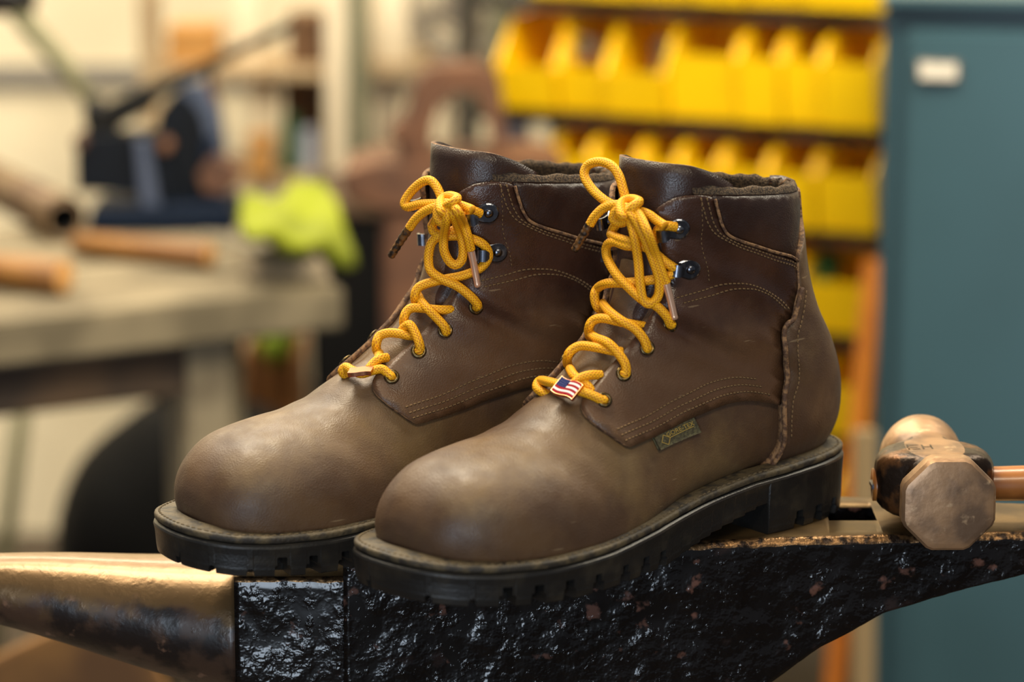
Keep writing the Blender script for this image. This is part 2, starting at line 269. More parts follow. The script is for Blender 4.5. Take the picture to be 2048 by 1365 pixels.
# ------------------------------------------------------------------ leather and boot materials
def leather(name, c1, c2, c3, rough, dust=.5, low=None):
    m = bpy.data.materials.new(name); m.use_nodes = True; nt = m.node_tree; N = nt.nodes; L = nt.links; b = N['Principled BSDF']
    tc = N.new('ShaderNodeTexCoord')
    def nz(sc, det, rg=.5):
        n = N.new('ShaderNodeTexNoise'); n.inputs['Scale'].default_value = sc; n.inputs['Detail'].default_value = det; n.inputs['Roughness'].default_value = rg
        L.new(tc.outputs['Object'], n.inputs['Vector']); return n.outputs['Fac']
    def rng(x, a, b_, c=0., d=1.):
        r = N.new('ShaderNodeMapRange'); r.interpolation_type = 'SMOOTHSTEP'
        for i, v in enumerate((a, b_, c, d)): r.inputs[i+1].default_value = v
        L.new(x, r.inputs[0]); return r.outputs[0]
    def mix(f, a, c):
        x = N.new('ShaderNodeMix'); x.data_type = 'RGBA'; L.new(f, x.inputs[0])
        for k, v in ((6, a), (7, c)):
            if isinstance(v, tuple): x.inputs[k].default_value = v
            else: L.new(v, x.inputs[k])
        return x.outputs[2]
    big = nz(22, 3); mid = nz(75, 5, .6); fine = nz(900, 3)
    col = mix(rng(big, .38, .64), lin(c1), lin(c2))
    dustf = rng(nz(17, 5, .6), .56-.3*dust, .98-.25*dust)
    col = mix(dustf, col, lin(c3))
    rlow = None
    if low:   # scuffed, dusty lower boot against the polished shaft
        sp = N.new('ShaderNodeSeparateXYZ'); L.new(tc.outputs['Object'], sp.inputs[0])
        ma = N.new('ShaderNodeMath'); ma.operation = 'MULTIPLY_ADD'; L.new(nz(26, 4, .55), ma.inputs[0]); ma.inputs[1].default_value = .070; L.new(sp.outputs[2], ma.inputs[2])
        rlow = rng(ma.outputs[0], low[1]+.035, low[2]+.035)
        col = mix(rlow, mix(dustf, lin(low[0][0]), lin(low[0][1])), col)
    scr = N.new('ShaderNodeTexNoise'); scr.inputs['Scale'].default_value = 60; scr.inputs['Detail'].default_value = 2
    mp = N.new('ShaderNodeMapping'); mp.inputs['Scale'].default_value = (.5, 1, 4.5); mp.inputs['Rotation'].default_value = (.5, .6, .3); L.new(tc.outputs['Object'], mp.inputs[0]); L.new(mp.outputs[0], scr.inputs['Vector'])
    col = mix(rng(scr.outputs['Fac'], .73, .77, 0, .22), col, lin((196, 170, 130)))
    L.new(col, b.inputs['Base Color'])
    rg_ = rng(mid, .3, .7, rough-.09, rough+.10)
    if low:
        q = N.new('ShaderNodeMath'); q.operation = 'MULTIPLY_ADD'; L.new(rlow, q.inputs[0]); q.inputs[1].default_value = -.14; a9 = N.new('ShaderNodeMath'); a9.operation = 'ADD'; L.new(rg_, a9.inputs[0]); a9.inputs[1].default_value = .08; L.new(a9.outputs[0], q.inputs[2]); rg_ = q.outputs[0]
    L.new(rg_, b.inputs['Roughness']); b.inputs['Specular IOR Level'].default_value = .5
    # grain: fine cells + soft dents + creases
    vo = N.new('ShaderNodeTexVoronoi'); vo.inputs['Scale'].default_value = 1100; L.new(tc.outputs['Object'], vo.inputs['Vector'])
    add = N.new('ShaderNodeMath'); add.operation = 'MULTIPLY_ADD'; L.new(mid, add.inputs[0]); add.inputs[1].default_value = 2.0; L.new(vo.outputs['Distance'], add.inputs[2])
    b1 = N.new('ShaderNodeBump'); b1.inputs['Strength'].default_value = .22; b1.inputs['Distance'].default_value = .0006; L.new(add.outputs[0], b1.inputs['Height'])
    b2 = N.new('ShaderNodeBump'); b2.inputs['Strength'].default_value = .30; b2.inputs['Distance'].default_value = .004; L.new(nz(34, 2), b2.inputs['Height']); L.new(b1.outputs[0], b2.inputs['Normal'])
    L.new(b2.outputs[0], b.inputs['Normal'])
    return m
M = {}
M['vamp'] = leather('dusty_brown_leather', (76, 55, 39), (93, 69, 46), (122, 98, 63), .49, .48)
M['quarter'] = leather('brown_leather', (54, 34, 26), (70, 45, 33), (92, 68, 46), .37, .14, (((90, 63, 42), (112, 85, 55)), .108, .145))
M['collar'] = leather('dark_brown_leather', (46, 29, 23), (60, 39, 29), (88, 66, 46), .40, .08)
M['edge'] = mat('raw_leather_edge', (142, 106, 70), .75, noise=(300, 4, (84, 58, 40), .4, .6), bump=(800, .4))
M['thread'] = mat('brown_thread', (116, 90, 58), .8)
M['weltthread'] = mat('dusty_thread', (92, 78, 54), .85)
M['welt'] = mat('dusty_welt', (86, 74, 52), .62, noise=(120, 6, (46, 40, 32), .42, .62), bump=(500, .4))
M['rubber'] = mat('black_rubber', (27, 26, 25), .38, noise=(60, 6, (48, 44, 37), .45, .75), bump=(700, .12))
M['lining'] = mat('fuzzy_lining', (96, 78, 58), .95, noise=(900, 3, (48, 38, 30), .42, .58), bump=(1100, 1.0))
def lace_mat():
    m = mat('yellow_braided_lace', (246, 172, 14), .60); nt = m.node_tree; N = nt.nodes; L = nt.links; b = N['Principled BSDF']
    uv = N.new('ShaderNodeUVMap'); sp = N.new('ShaderNodeSeparateXYZ'); L.new(uv.outputs[0], sp.inputs[0])
    outs = []
    for sg in (1, -1):
        a = N.new('ShaderNodeMath'); a.operation = 'MULTIPLY_ADD'; L.new(sp.outputs[1], a.inputs[0]); a.inputs[1].default_value = 8*sg
        k = N.new('ShaderNodeMath'); k.operation = 'MULTIPLY'; L.new(sp.outputs[0], k.inputs[0]); k.inputs[1].default_value = 520; L.new(k.outputs[0], a.inputs[2])
        t = N.new('ShaderNodeMath'); t.operation = 'MULTIPLY'; t.inputs[1].default_value = 2*math.pi; L.new(a.outputs[0], t.inputs[0])
        s = N.new('ShaderNodeMath'); s.operation = 'SINE'; L.new(t.outputs[0], s.inputs[0]); outs.append(s.outputs[0])
    mx = N.new('ShaderNodeMath'); mx.operation = 'MAXIMUM'; L.new(outs[0], mx.inputs[0]); L.new(outs[1], mx.inputs[1])
    rp = N.new('ShaderNodeMapRange'); rp.inputs[1].default_value = -.5; rp.inputs[2].default_value = .7; L.new(mx.outputs[0], rp.inputs[0])
    # two dark tracer yarns run along the lace
    st = N.new('ShaderNodeMath'); st.operation = 'MULTIPLY'; L.new(sp.outputs[1], st.inputs[0]); st.inputs[1].default_value = 2*math.pi*5
    ss = N.new('ShaderNodeMath'); ss.operation = 'SINE'; L.new(st.outputs[0], ss.inputs[0])
    r2 = N.new('ShaderNodeMapRange'); r2.inputs[1].default_value = .55; r2.inputs[2].default_value = .95; r2.inputs[4].default_value = .55; L.new(ss.outputs[0], r2.inputs[0])
    c = N.new('ShaderNodeMix'); c.data_type = 'RGBA'; L.new(rp.outputs[0], c.inputs[0]); c.inputs[6].default_value = lin((214, 132, 2)); c.inputs[7].default_value = lin((255, 188, 8))
    c2 = N.new('ShaderNodeMix'); c2.data_type = 'RGBA'; L.new(r2.outputs[0], c2.inputs[0]); L.new(c.outputs[2], c2.inputs[6]); c2.inputs[7].default_value = lin((186, 114, 4))
    L.new(c2.outputs[2], b.inputs['Base Color'])
    bp = N.new('ShaderNodeBump'); bp.inputs['Strength'].default_value = .5; bp.inputs['Distance'].default_value = .0006; L.new(rp.outputs[0], bp.inputs['Height']); L.new(bp.outputs[0], b.inputs['Normal'])
    return m
M['lace'] = lace_mat()
M['aglet_l'] = mat('worn_brown_aglet', (120, 84, 44), .5, .4, noise=(300, 5, (40, 30, 22), .4, .6))
M['aglet'] = mat('copper_aglet', (236, 192, 162), .28, .65)
M['gun'] = mat('black_nickel', (104, 108, 118), .24, 1., noise=(200, 4, (160, 162, 168), .5, .7))
M['brass'] = mat('dull_brass_eyelet', (92, 80, 56), .35, 1., noise=(400, 4, (150, 126, 76), .5, .6))
M['hole'] = mat('eyelet_shadow', (14, 11, 9), .9)
M['flag_metal'] = mat('copper_charm', (196, 132, 98), .25, 1.)
M['flag_red'] = mat('red_enamel', (150, 10, 30), .7, spec=.15); M['flag_white'] = mat('white_enamel', (236, 228, 224), .7, spec=.15); M['flag_blue'] = mat('blue_enamel', (22, 36, 92), .7, spec=.15)
M['tagcloth'] = mat('olive_tag', (92, 86, 56), .7, noise=(500, 4, (66, 60, 40), .4, .6), bump=(1500, .5))
M['tagprint'] = mat('gold_tag_print', (168, 140, 66), .6)

def S3(s, t, off=0.):
    """point on the boot upper, lifted off; t may run past +-1 round the back"""
    s = np.atleast_1d(np.asarray(s, float)); t = np.atleast_1d(np.asarray(t, float)); s, t = np.broadcast_arrays(s, t)
    t = np.where(t > 1, t-2, np.where(t < -1, t+2, t))
    return surf(s, t)+surf_n(s, t)*(np.asarray(off)+fold(s, t))[..., None]
FOLDS = [  # creases pressed into the leather: (points s,t ; depth ; width)
    ([(.636,.243),(.641,.310),(.6494,.373),(.668,.427),(.6945,.467)], -.0036, .013), ([(.672,.25),(.6690,.307),(.673,.367),(.685,.417),(.7045,.457)], .0034, .022),
    ([(.5576,.217),(.571,.29),(.594,.357),(.618,.403)], -.0020, .016), ([(.600,.24),(.610,.31),(.628,.37)], .0012, .016), ([(.46,.30),(.50,.32),(.53,.36)], -.0010, .014),
    ([(.335,.08),(.347,.22),(.362,.34)], -.0009, .016), ([(.376,.05),(.388,.22),(.398,.36)], -.0007, .012),
    ([(.80,.28),(.79,.34),(.80,.40)], .0016, .022), ([(.8815,.287),(.8047,.267),(.758,.273)], -.0014, .012), ([(.84,.24),(.815,.235)], .0012, .014), ([(.86,.45),(.84,.52),(.80,.56)], -.0010, .02)]
def fold(s, t):
    r = np.zeros(np.shape(s))
    ta = np.abs(t)
    for P, d, wd in FOLDS:
        P = np.array(P); best = np.full(np.shape(s), 9.)
        for a, b in zip(P[:-1], P[1:]):
            A = np.array([.42, .13]); ab = (b-a)*A; px = (s-a[0])*A[0]; py = (ta-a[1])*A[1]
            k = np.clip((px*ab[0]+py*ab[1])/(ab@ab), 0, 1); best = np.minimum(best, np.hypot(px-k*ab[0], py-k*ab[1]))
        r = r+d*np.exp(-(best/(wd*.5))**2)
    return r
def panel(name, poly, off, thick, m, parent, bulge=0., sgn=1, cell=.0042, rim=None, closed_curve=True):
    """leather piece: outline in (s,t), laid on the upper at height off"""
    A = np.array([.42, .13]); P = np.array(poly)*A
    P = np.vstack([P, P[:1]]); d = np.r_[0, np.cumsum(np.linalg.norm(np.diff(P, axis=0), axis=1))]
    n = int(d[-1]/.0026); q = np.linspace(0, d[-1], n, endpoint=False); B = np.c_[np.interp(q, d, P[:, 0]), np.interp(q, d, P[:, 1])]
    for _ in range(1): B = (np.roll(B, 1, 0)+2*B+np.roll(B, -1, 0))/4
    B[:, 0] = np.minimum(B[:, 0], .42)
    x0, y0 = B.min(0); x1, y1 = B.max(0); pts = []
    j = 0
    y = y0
    while y < y1:
        x = x0+(cell/2 if j % 2 else 0)
        while x < x1:
            pts.append((x, y)); x += cell
        y += cell*.866; j += 1
    pts = np.array(pts); X, Y = pts.T; ins = np.zeros(len(pts), bool); dm = np.full(len(pts), 9.)
    for a, b in zip(B, np.roll(B, -1, 0)):
        c = ((a[1] > Y) != (b[1] > Y)); 
        with np.errstate(divide='ignore', invalid='ignore'): ins ^= c & (X < (b[0]-a[0])*(Y-a[1])/(b[1]-a[1])+a[0])
        ab = b-a; k = np.clip(((X-a[0])*ab[0]+(Y-a[1])*ab[1])/(ab@ab), 0, 1); dm = np.minimum(dm, np.hypot(X-a[0]-k*ab[0], Y-a[1]-k*ab[1]))
    ok = ins & (dm > .0016); I = pts[ok]
    V2 = [Vector(v) for v in np.vstack([B, I])]; E = [(i, (i+1) % n) for i in range(n)]
    v2, e2, f2, *_ = delaunay_2d_cdt(V2, E, [list(range(n))], 1, 1e-7)
    W = np.array([(v.x, v.y) for v in v2]); dd = np.r_[np.zeros(n), dm[ok]][:len(W)]
    if len(dd) < len(W): dd = np.r_[dd, np.zeros(len(W)-len(dd))]
    lift = off-.0006*np.exp(-dd/.0012)+bulge*(1-np.exp(-dd/.008))
    V = S3(W[:, 0]/.42, sgn*W[:, 1]/.13, lift)
    Fc = [tuple(f) if sgn > 0 else tuple(f)[::-1] for f in f2]
    # orient outwards
    a, b, c = (V[Fc[len(Fc)//2][k]] for k in range(3)); mid = W[list(Fc[len(Fc)//2])].mean(0)
    tt = sgn*mid[1]/.13; tt = tt-2 if tt > 1 else tt+2 if tt < -1 else tt
    if np.cross(b-a, c-a) @ surf_n(mid[0]/.42, tt)[0] < 0: Fc = [f[::-1] for f in Fc]
    o = mesh(name, V, Fc, None, parent, True, [m, rim or M['edge']])
    sm = o.modifiers.new('thick', 'SOLIDIFY'); sm.thickness = thick; sm.offset = -1; sm.material_offset_rim = 1; sm.use_even_offset = False
    return o
def curve_st(pts, step):
    P = crom(np.array(pts, float), 40*len(pts)); W = P*np.array([.42, .13]); X = S3(P[:, 0], P[:, 1])
    d = np.r_[0, np.cumsum(np.linalg.norm(np.diff(X, axis=0), axis=1))]; q = np.arange(0, d[-1], step)
    return np.c_[np.interp(q, d, P[:, 0]), np.interp(q, d, P[:, 1])]
def stitch_row(name, rows, off, parent, sgn=1, pitch=.0028, ln=.0021, r=.00058):
    """rows of separate thread stitches lying on the leather"""
    V = []; Fc = []
    for pts in rows:
        C = curve_st(pts, pitch)
        for a, b in zip(C[:-1], C[1:]):
            p = S3(a[0], sgn*a[1], off)[0]; q = S3(b[0], sgn*b[1], off)[0]; nn = surf_n(a[0], sgn*(a[1] if abs(a[1]) <= 1 else a[1]-2))[0]
            t = q-p; L = np.linalg.norm(t)
            if L < 1e-6 or L > .012: continue
            t /= L; s = np.cross(nn, t); k = len(V)
            for u, wd, h in ((-.5, .45, 0.), (-.3, 1, .8), (.3, 1, .8), (.5, .45, 0.)):
                for sd, hh in ((-1, -.5), (0, 1.), (1, -.5)): V.append(p+t*ln*u+s*sd*r*wd+nn*r*(hh*max(h, .3)))
            for i in range(3):
                for j in range(3): Fc.append((k+i*3+j, k+i*3+(j+1) % 3, k+i*3+3+(j+1) % 3, k+i*3+3+j))
    o = mesh(name, V, Fc, M['thread'], parent); o['kind'] = 'stuff'; return o
def offset_row(pts, d):
    P = np.array(pts, float)*np.array([.42, .13]); t = np.gradient(P, axis=0); t /= np.linalg.norm(t, axis=1)[:, None]
    return (P+np.c_[-t[:, 1], t[:, 0]]*d)/np.array([.42, .13])

THROAT = [(.925,.137),(.855,.150),(.780,.163),(.725,.174),(.676,.172),(.643,.166),(.611,.158),(.564,.146),(.529,.137),(.504,.133),(.476,.129),(.4524,.124),(.4374,.138),(.429,.173),(.4285,.2267),(.4340,.2933),(.4410,.362)]
LOWER = [(.4410,.362),(.4775,.400),(.5025,.417),(.5342,.433),(.5693,.453),(.596,.470),(.6177,.490),(.638,.5235)]
TOP = [(.925,.137),(.9516,.160),(.985,.207),(.999,.263),(.999,.30),(.998,.333),(.99,.345),(.9566,.357),(.9265,.370),(.910,.387),(.905,.423),(.905,.473),(.905,.537),(.907,.62),(.904,.672)]
BACK = [(.904,.672),(.858,.633),(.813,.557),(.770,.490),(.740,.470),(.7145,.473),(.698,.487),(.683,.497),(.656,.510),(.636,.537),(.616,.580),(.599,.643),(.582,.713),(.567,.787)]
ANKLE = [(.690,.215),(.7195,.2567),(.7496,.2967),(.7796,.340),(.8063,.400),(.8147,.450),(.813,.487),(.8047,.510),(.797,.524)]
EYELINE = [(.985,.300),(.9165,.303),(.8614,.297),(.8147,.297),(.768,.297),(.752,.300)]

def make_boot(name, mir, loc, yaw, label, lace, feet):
    root = empty(name, loc, 0, label, 'boot', 'pair of laced work boots on the anvil')
    c, s_ = math.cos(yaw), math.sin(yaw)
    X = Vector((-c, -s_, 0)); Y = Vector((s_, -c, 0))*mir; Z = Vector((0, 0, 1))
    # the right boot is built as a mirror image: mesh points are mirrored, never the object
    root.rotation_euler = Matrix((( -c, s_, 0), (-s_, -c, 0), (0, 0, 1))).to_euler()
    made = []
    # ---- upper
    ns, nt_ = 190, 150
    S_, T_ = np.meshgrid(np.linspace(0, 1, ns), np.linspace(-1, 1, nt_, endpoint=False), indexing='ij')
    TH = np.array(sorted(THROAT[:12])); th = np.interp(S_, TH[:, 0], TH[:, 1]); rc = np.clip((th+.012-np.abs(T_))/.03, 0, 1); rc = rc*rc*(3-2*rc)*np.clip((S_-.425)/.05, 0, 1)
    V = S3(S_.ravel(), T_.ravel(), (-.0034*rc).ravel())
    Fc = [(i*nt_+j, (i+1)*nt_+j, (i+1)*nt_+(j+1) % nt_, i*nt_+(j+1) % nt_) for i in range(ns-1) for j in range(nt_) if not ((S_[i, 0] > .72 and abs(T_[0, j]) < .15) or (S_[i, 0] > .90 and abs(T_[0, j]) < .275))]
    Fc.append(tuple(range(nt_)))
    up = mesh('vamp', V, Fc, M['vamp'], root); made.append(up)
    # ---- leather pieces
    for g in (1, -1):
        poly = TOP+BACK[1:10]+[(.638,.5235)]+LOWER[::-1][1:]+THROAT[::-1][1:-1]
        made.append(panel('quarter', poly, .0034, .0032, M['quarter'], root, sgn=g))
        cp = [(.999,.335)]+[(a-.004, b-.008) for a, b in TOP[6:14]]+[(.905,.70),(.93,.76),(.96,.84),(.999,.88)]
        made.append(panel('collar_panel', cp, .0010, .0016, M['collar'], root, bulge=.0016, sgn=g))
        rows = [offset_row(LOWER[:], k) for k in (-.0035, -.0062, -.0092)]
        made.append(stitch_row('lower_seam_stitching', rows, .0037, root, g))
        rows = [offset_row(ANKLE, k) for k in (0, .0028)]
        made.append(stitch_row('ankle_seam_stitching', rows, .0037, root, g))
        rows = [offset_row(TOP[6:], k) for k in (.0035, .0062)]
        made.append(stitch_row('collar_seam_stitching', rows, .0037, root, g))
        made.append(stitch_row('facing_stitching', [EYELINE], .0037, root, g, ln=.0015, r=.0004))
        made.append(stitch_row('heel_seam_stitching', [offset_row(BACK[1:12], -.0040)], .0050, root, g))
        for nm_, pts_, of_, rr_ in (('heel_piping', BACK[1:], .0054, .0015), ('collar_piping', TOP[6:], .0036, .0009)):
            C_ = curve_st(pts_, .0022); Pp = np.array([S3(a, g*b, of_)[0] for a, b in C_]); made.append(tube(nm_, Pp, rr_, M['edge'], root, 8))
    hb = [(.999,.90),(.965,.86),(.94,.77),(.92,.70)]+BACK[:]+[(.555,.88)]
    hp = hb+[(a, 2-b) for a, b in hb[::-1]]
    made.append(panel('heel_counter', hp, .0046, .0044, M['vamp'], root))
    # ---- pull tab at the back seam
    V = []; Fc = []
    P = [(.036, .152), (.0338, .165), (.0325, .179), (.0325, .189), (.0338, .1945), (.0360, .1955), (.0385, .1925)]
    for i, (x, z) in enumerate(P):
        wd = (.0095, .0095, .0095, .0093, .0086, .0072, .0055)[i]
        for k in range(7):
            y = (k/3.-1)*wd; V.append((x+.004*(k/3.-1)**2, y, z))
    Fc = [(i*7+k, i*7+k+1, (i+1)*7+k+1, (i+1)*7+k) for i in range(len(P)-1) for k in range(6)]
    o = mesh('pull_tab', V, Fc, None, root, True, [M['collar'], M['edge']]); q = o.modifiers.new('thick', 'SOLIDIFY'); q.thickness = .0026; q.material_offset_rim = 1; made.append(o)
    # ---- lining with its padded rim
    sv = np.linspace(.74, 1, 16); tv = np.r_[np.linspace(.275, 1, 60), np.linspace(-.99, -.275, 60)]; V = []; Fc = []
    for s in sv: V += list(S3(s, tv, -.0045))
    for k, (of, dz) in enumerate(((-.0040, .0025), (-.0022, .0040), (-.0004, .0030), (.0006, .0))):
        p = S3(1.0, tv, of); p[:, 2] += dz*np.clip((np.abs(tv)-.13)/.1, 0, 1)+.0009*np.sin(tv*60)*np.sin(tv*23)*(k > 0)*(k < 3); V += list(p)
    n = len(tv); Fc = [(i*n+j, i*n+j+1, (i+1)*n+j+1, (i+1)*n+j) for i in range(len(sv)+3) for j in range(n-1)]
    made.append(mesh('lining', V, Fc, M['lining'], root))
    # ---- tongue: a stiff flap folded round the front of the ankle
    Cv = np.array(TONGUE); V = []; Fc = []; nu = 61; C = crom(Cv, nu)
    nv = 14
    for j in range(nv):
        v = j/(nv-1.)
        for i in range(nu):
            x, y, zt = C[i]; zb_ = .128; z = zb_+(zt-zb_)*v
            ridge = np.interp(z, [.129, .143, .156, .1675, .177, .185, .192, .1985, .2045, .23], [.1778, .1695, .165, .1623, .1615, .1605, .16, .1595, .159, .1575])-.1590
            inn = max(0, 1-v*1.25); V.append((x+ridge*(1 if abs(y) < .02 else .7)-.0016*inn, y*(1-.30*inn), z))
    Fc = [(j*nu+i, j*nu+i+1, (j+1)*nu+i+1, (j+1)*nu+i) for j in range(nv-1) for i in range(nu-1)]
    o = mesh('tongue', V, Fc, None, root, True, [M['collar'], M['edge']]); q = o.modifiers.new('thick', 'SOLIDIFY'); q.thickness = .0026; q.offset = 0; q.material_offset_rim = 1; made.append(o)
    # ---- eyelets and hooks on both sides
    for g in (1, -1):
        for (s, t) in (EYELETS if feet == 'L' else EYELETS_R):
            p = S3(s, g*t, .0036)[0]; nn = surf_n(s, g*t)[0]; o = eyelet(p, nn, root); made += o
        for (b_, e_) in (zip(HOOKBASE, HOOKEND) if feet == 'L' else zip(HOOKBASE_R, HOOKEND_R)):
            p = S3(b_[0], g*b_[1], .0036)[0]; e = S3(e_[0], g*e_[1], .0036)[0]; nn = surf_n(b_[0], g*b_[1])[0]; made += hook(p, e, nn, root)
    # ---- sole
    made += sole(root)
    # ---- lace
    Vl = []; Fl = []; UV = []
    for nm, pts in lace.items():
        if nm.startswith('aglet'): continue
        P = crom(pts, 14*len(pts)); nr = 14; rr = .00268
        k = len(Vl); R_ = tube_rings(P, rr, nr); Vl += R_; ff = tube_faces(len(P), nr, k); Fl += ff
        d = np.r_[0, np.cumsum(np.linalg.norm(np.diff(P, axis=0), axis=1))]
        for i in range(len(P)-1):
            for q in range(nr): UV += [(d[i], q/nr), (d[i], (q+1)/nr), (d[i+1], (q+1)/nr), (d[i+1], q/nr)]
        UV += [(0, 0)]*(2*nr)
    o = mesh('lace', Vl, Fl, M['lace'], root); uvl = o.data.uv_layers.new(name='UVMap')
    uvl.data.foreach_set('uv', np.array(UV, float).ravel()); made.append(o); lo = o
    for nm in ('aglet_left', 'aglet_right'):
        P = crom(lace[nm], 24); rad = np.interp(np.linspace(0, 1, 24), [0, .05, .9, .97, 1], [.0021, .0023, .0020, .0022, .0014])
        if nm.endswith('left'): rad = rad*(1.12+.10*np.sin(np.arange(24)*1.7))
        made.append(tube('aglet', P, rad, M['aglet_l'] if nm.endswith('left') else M['aglet'], lo, 12))
    made += charm(root, lace['bar'], feet)
    if feet == 'L': made += cloth_tag(root)
    if mir < 0:
        for o in made:
            a = np.empty(len(o.data.vertices)*3); o.data.vertices.foreach_get('co', a); a = a.reshape(-1, 3); 
            # lace paths of this boot are already given in its own frame
            a[:, 1] *= -1; o.data.vertices.foreach_set('co', a.ravel()); o.data.flip_normals(); o.data.update()
    return root
def frame_of(nn):
    a = np.array([0, 0, 1.]) if abs(nn[2]) < .9 else np.array([1., 0, 0]); u = np.cross(a, nn); u /= np.linalg.norm(u); return u, np.cross(nn, u)
def eyelet(p, nn, root):
    u, v = frame_of(nn); V = []; n, m_ = 20, 8
    for i in range(n):
        a = 2*math.pi*i/n
        for k in range(m_):
            b = 2*math.pi*k/m_; V.append(p+(u*math.cos(a)+v*math.sin(a))*(.0034+.0011*math.cos(b))+nn*(.0006+.0008*math.sin(b)))
    Fc = [(i*m_+k, ((i+1) % n)*m_+k, ((i+1) % n)*m_+(k+1) % m_, i*m_+(k+1) % m_) for i in range(n) for k in range(m_)]
    o = mesh('eyelet', V, Fc, M['brass'], root)
    V2 = [p+nn*.0003]+[p+(u*math.cos(2*math.pi*i/16)+v*math.sin(2*math.pi*i/16))*.0030+nn*.0003 for i in range(16)]
    h = mesh('eyelet_hole_shade', V2, [(0, 1+i, 1+(i+1) % 16) for i in range(16)], M['hole'], o)  # flat black disc, the shade inside the eyelet put into its colour
    return [o, h]
def hook(p, e, nn, root):
    d = e-p; d -= nn*(d@nn); d /= np.linalg.norm(d); w_ = np.cross(nn, d); out = []
    # plate: rounded at the rivet, narrowing towards the throat
    O = [];  n = 28
    for i in range(n):
        a = 2*math.pi*i/n; r = .0066; x = math.cos(a)*r; y = math.sin(a)*r*.90
        if x > 0: x = x*1.55; y *= 1-.28*(x/.0102)
        O.append((x, y))
    V = []
    for h, k in ((-.0012, 1.), (.0006, 1.), (.0011, .88)):
        V += [p+d*x*k+w_*y*k+nn*h for x, y in O]
    Fc = tube_faces(3, n); pl = mesh('lace_hook', V, Fc, M['gun'], root, smooth=False); out.append(pl)
    V = []; rr = .0028
    for j in range(6):
        a = j/5*math.pi/2
        for i in range(16): q = 2*math.pi*i/16; V.append(p-d*.0006+(d*math.cos(q)+w_*math.sin(q))*rr*max(math.cos(a), .02)+nn*(.0010+.0017*math.sin(a)))
    out.append(mesh('rivet', V, tube_faces(6, 16), M['gun'], pl))
    # the bent strap that catches the lace
    P = [(.0060, .0008), (.0092, .0014), (.0118, .0030), (.0124, .0052), (.0110, .0072), (.0085, .0080), (.0062, .0078)]
    C = crom(P, 26); V = []; T = np.gradient(C, axis=0); T /= np.linalg.norm(T, axis=1)[:, None]
    for i, (x, h) in enumerate(C):
        nx, nh = -T[i][1], T[i][0]; wd = .0034*(1 if i < 22 else (1-.12*(i-21)))
        for a, b in ((-1, -1), (1, -1), (1, 1), (-1, 1)): V.append(p+d*(x+nx*b*.0007)+nn*(h+nh*b*.0007)+w_*a*wd)
    out.append(mesh('hook_arm', V, tube_faces(len(C), 4), M['gun'], pl, smooth=False))
    return out
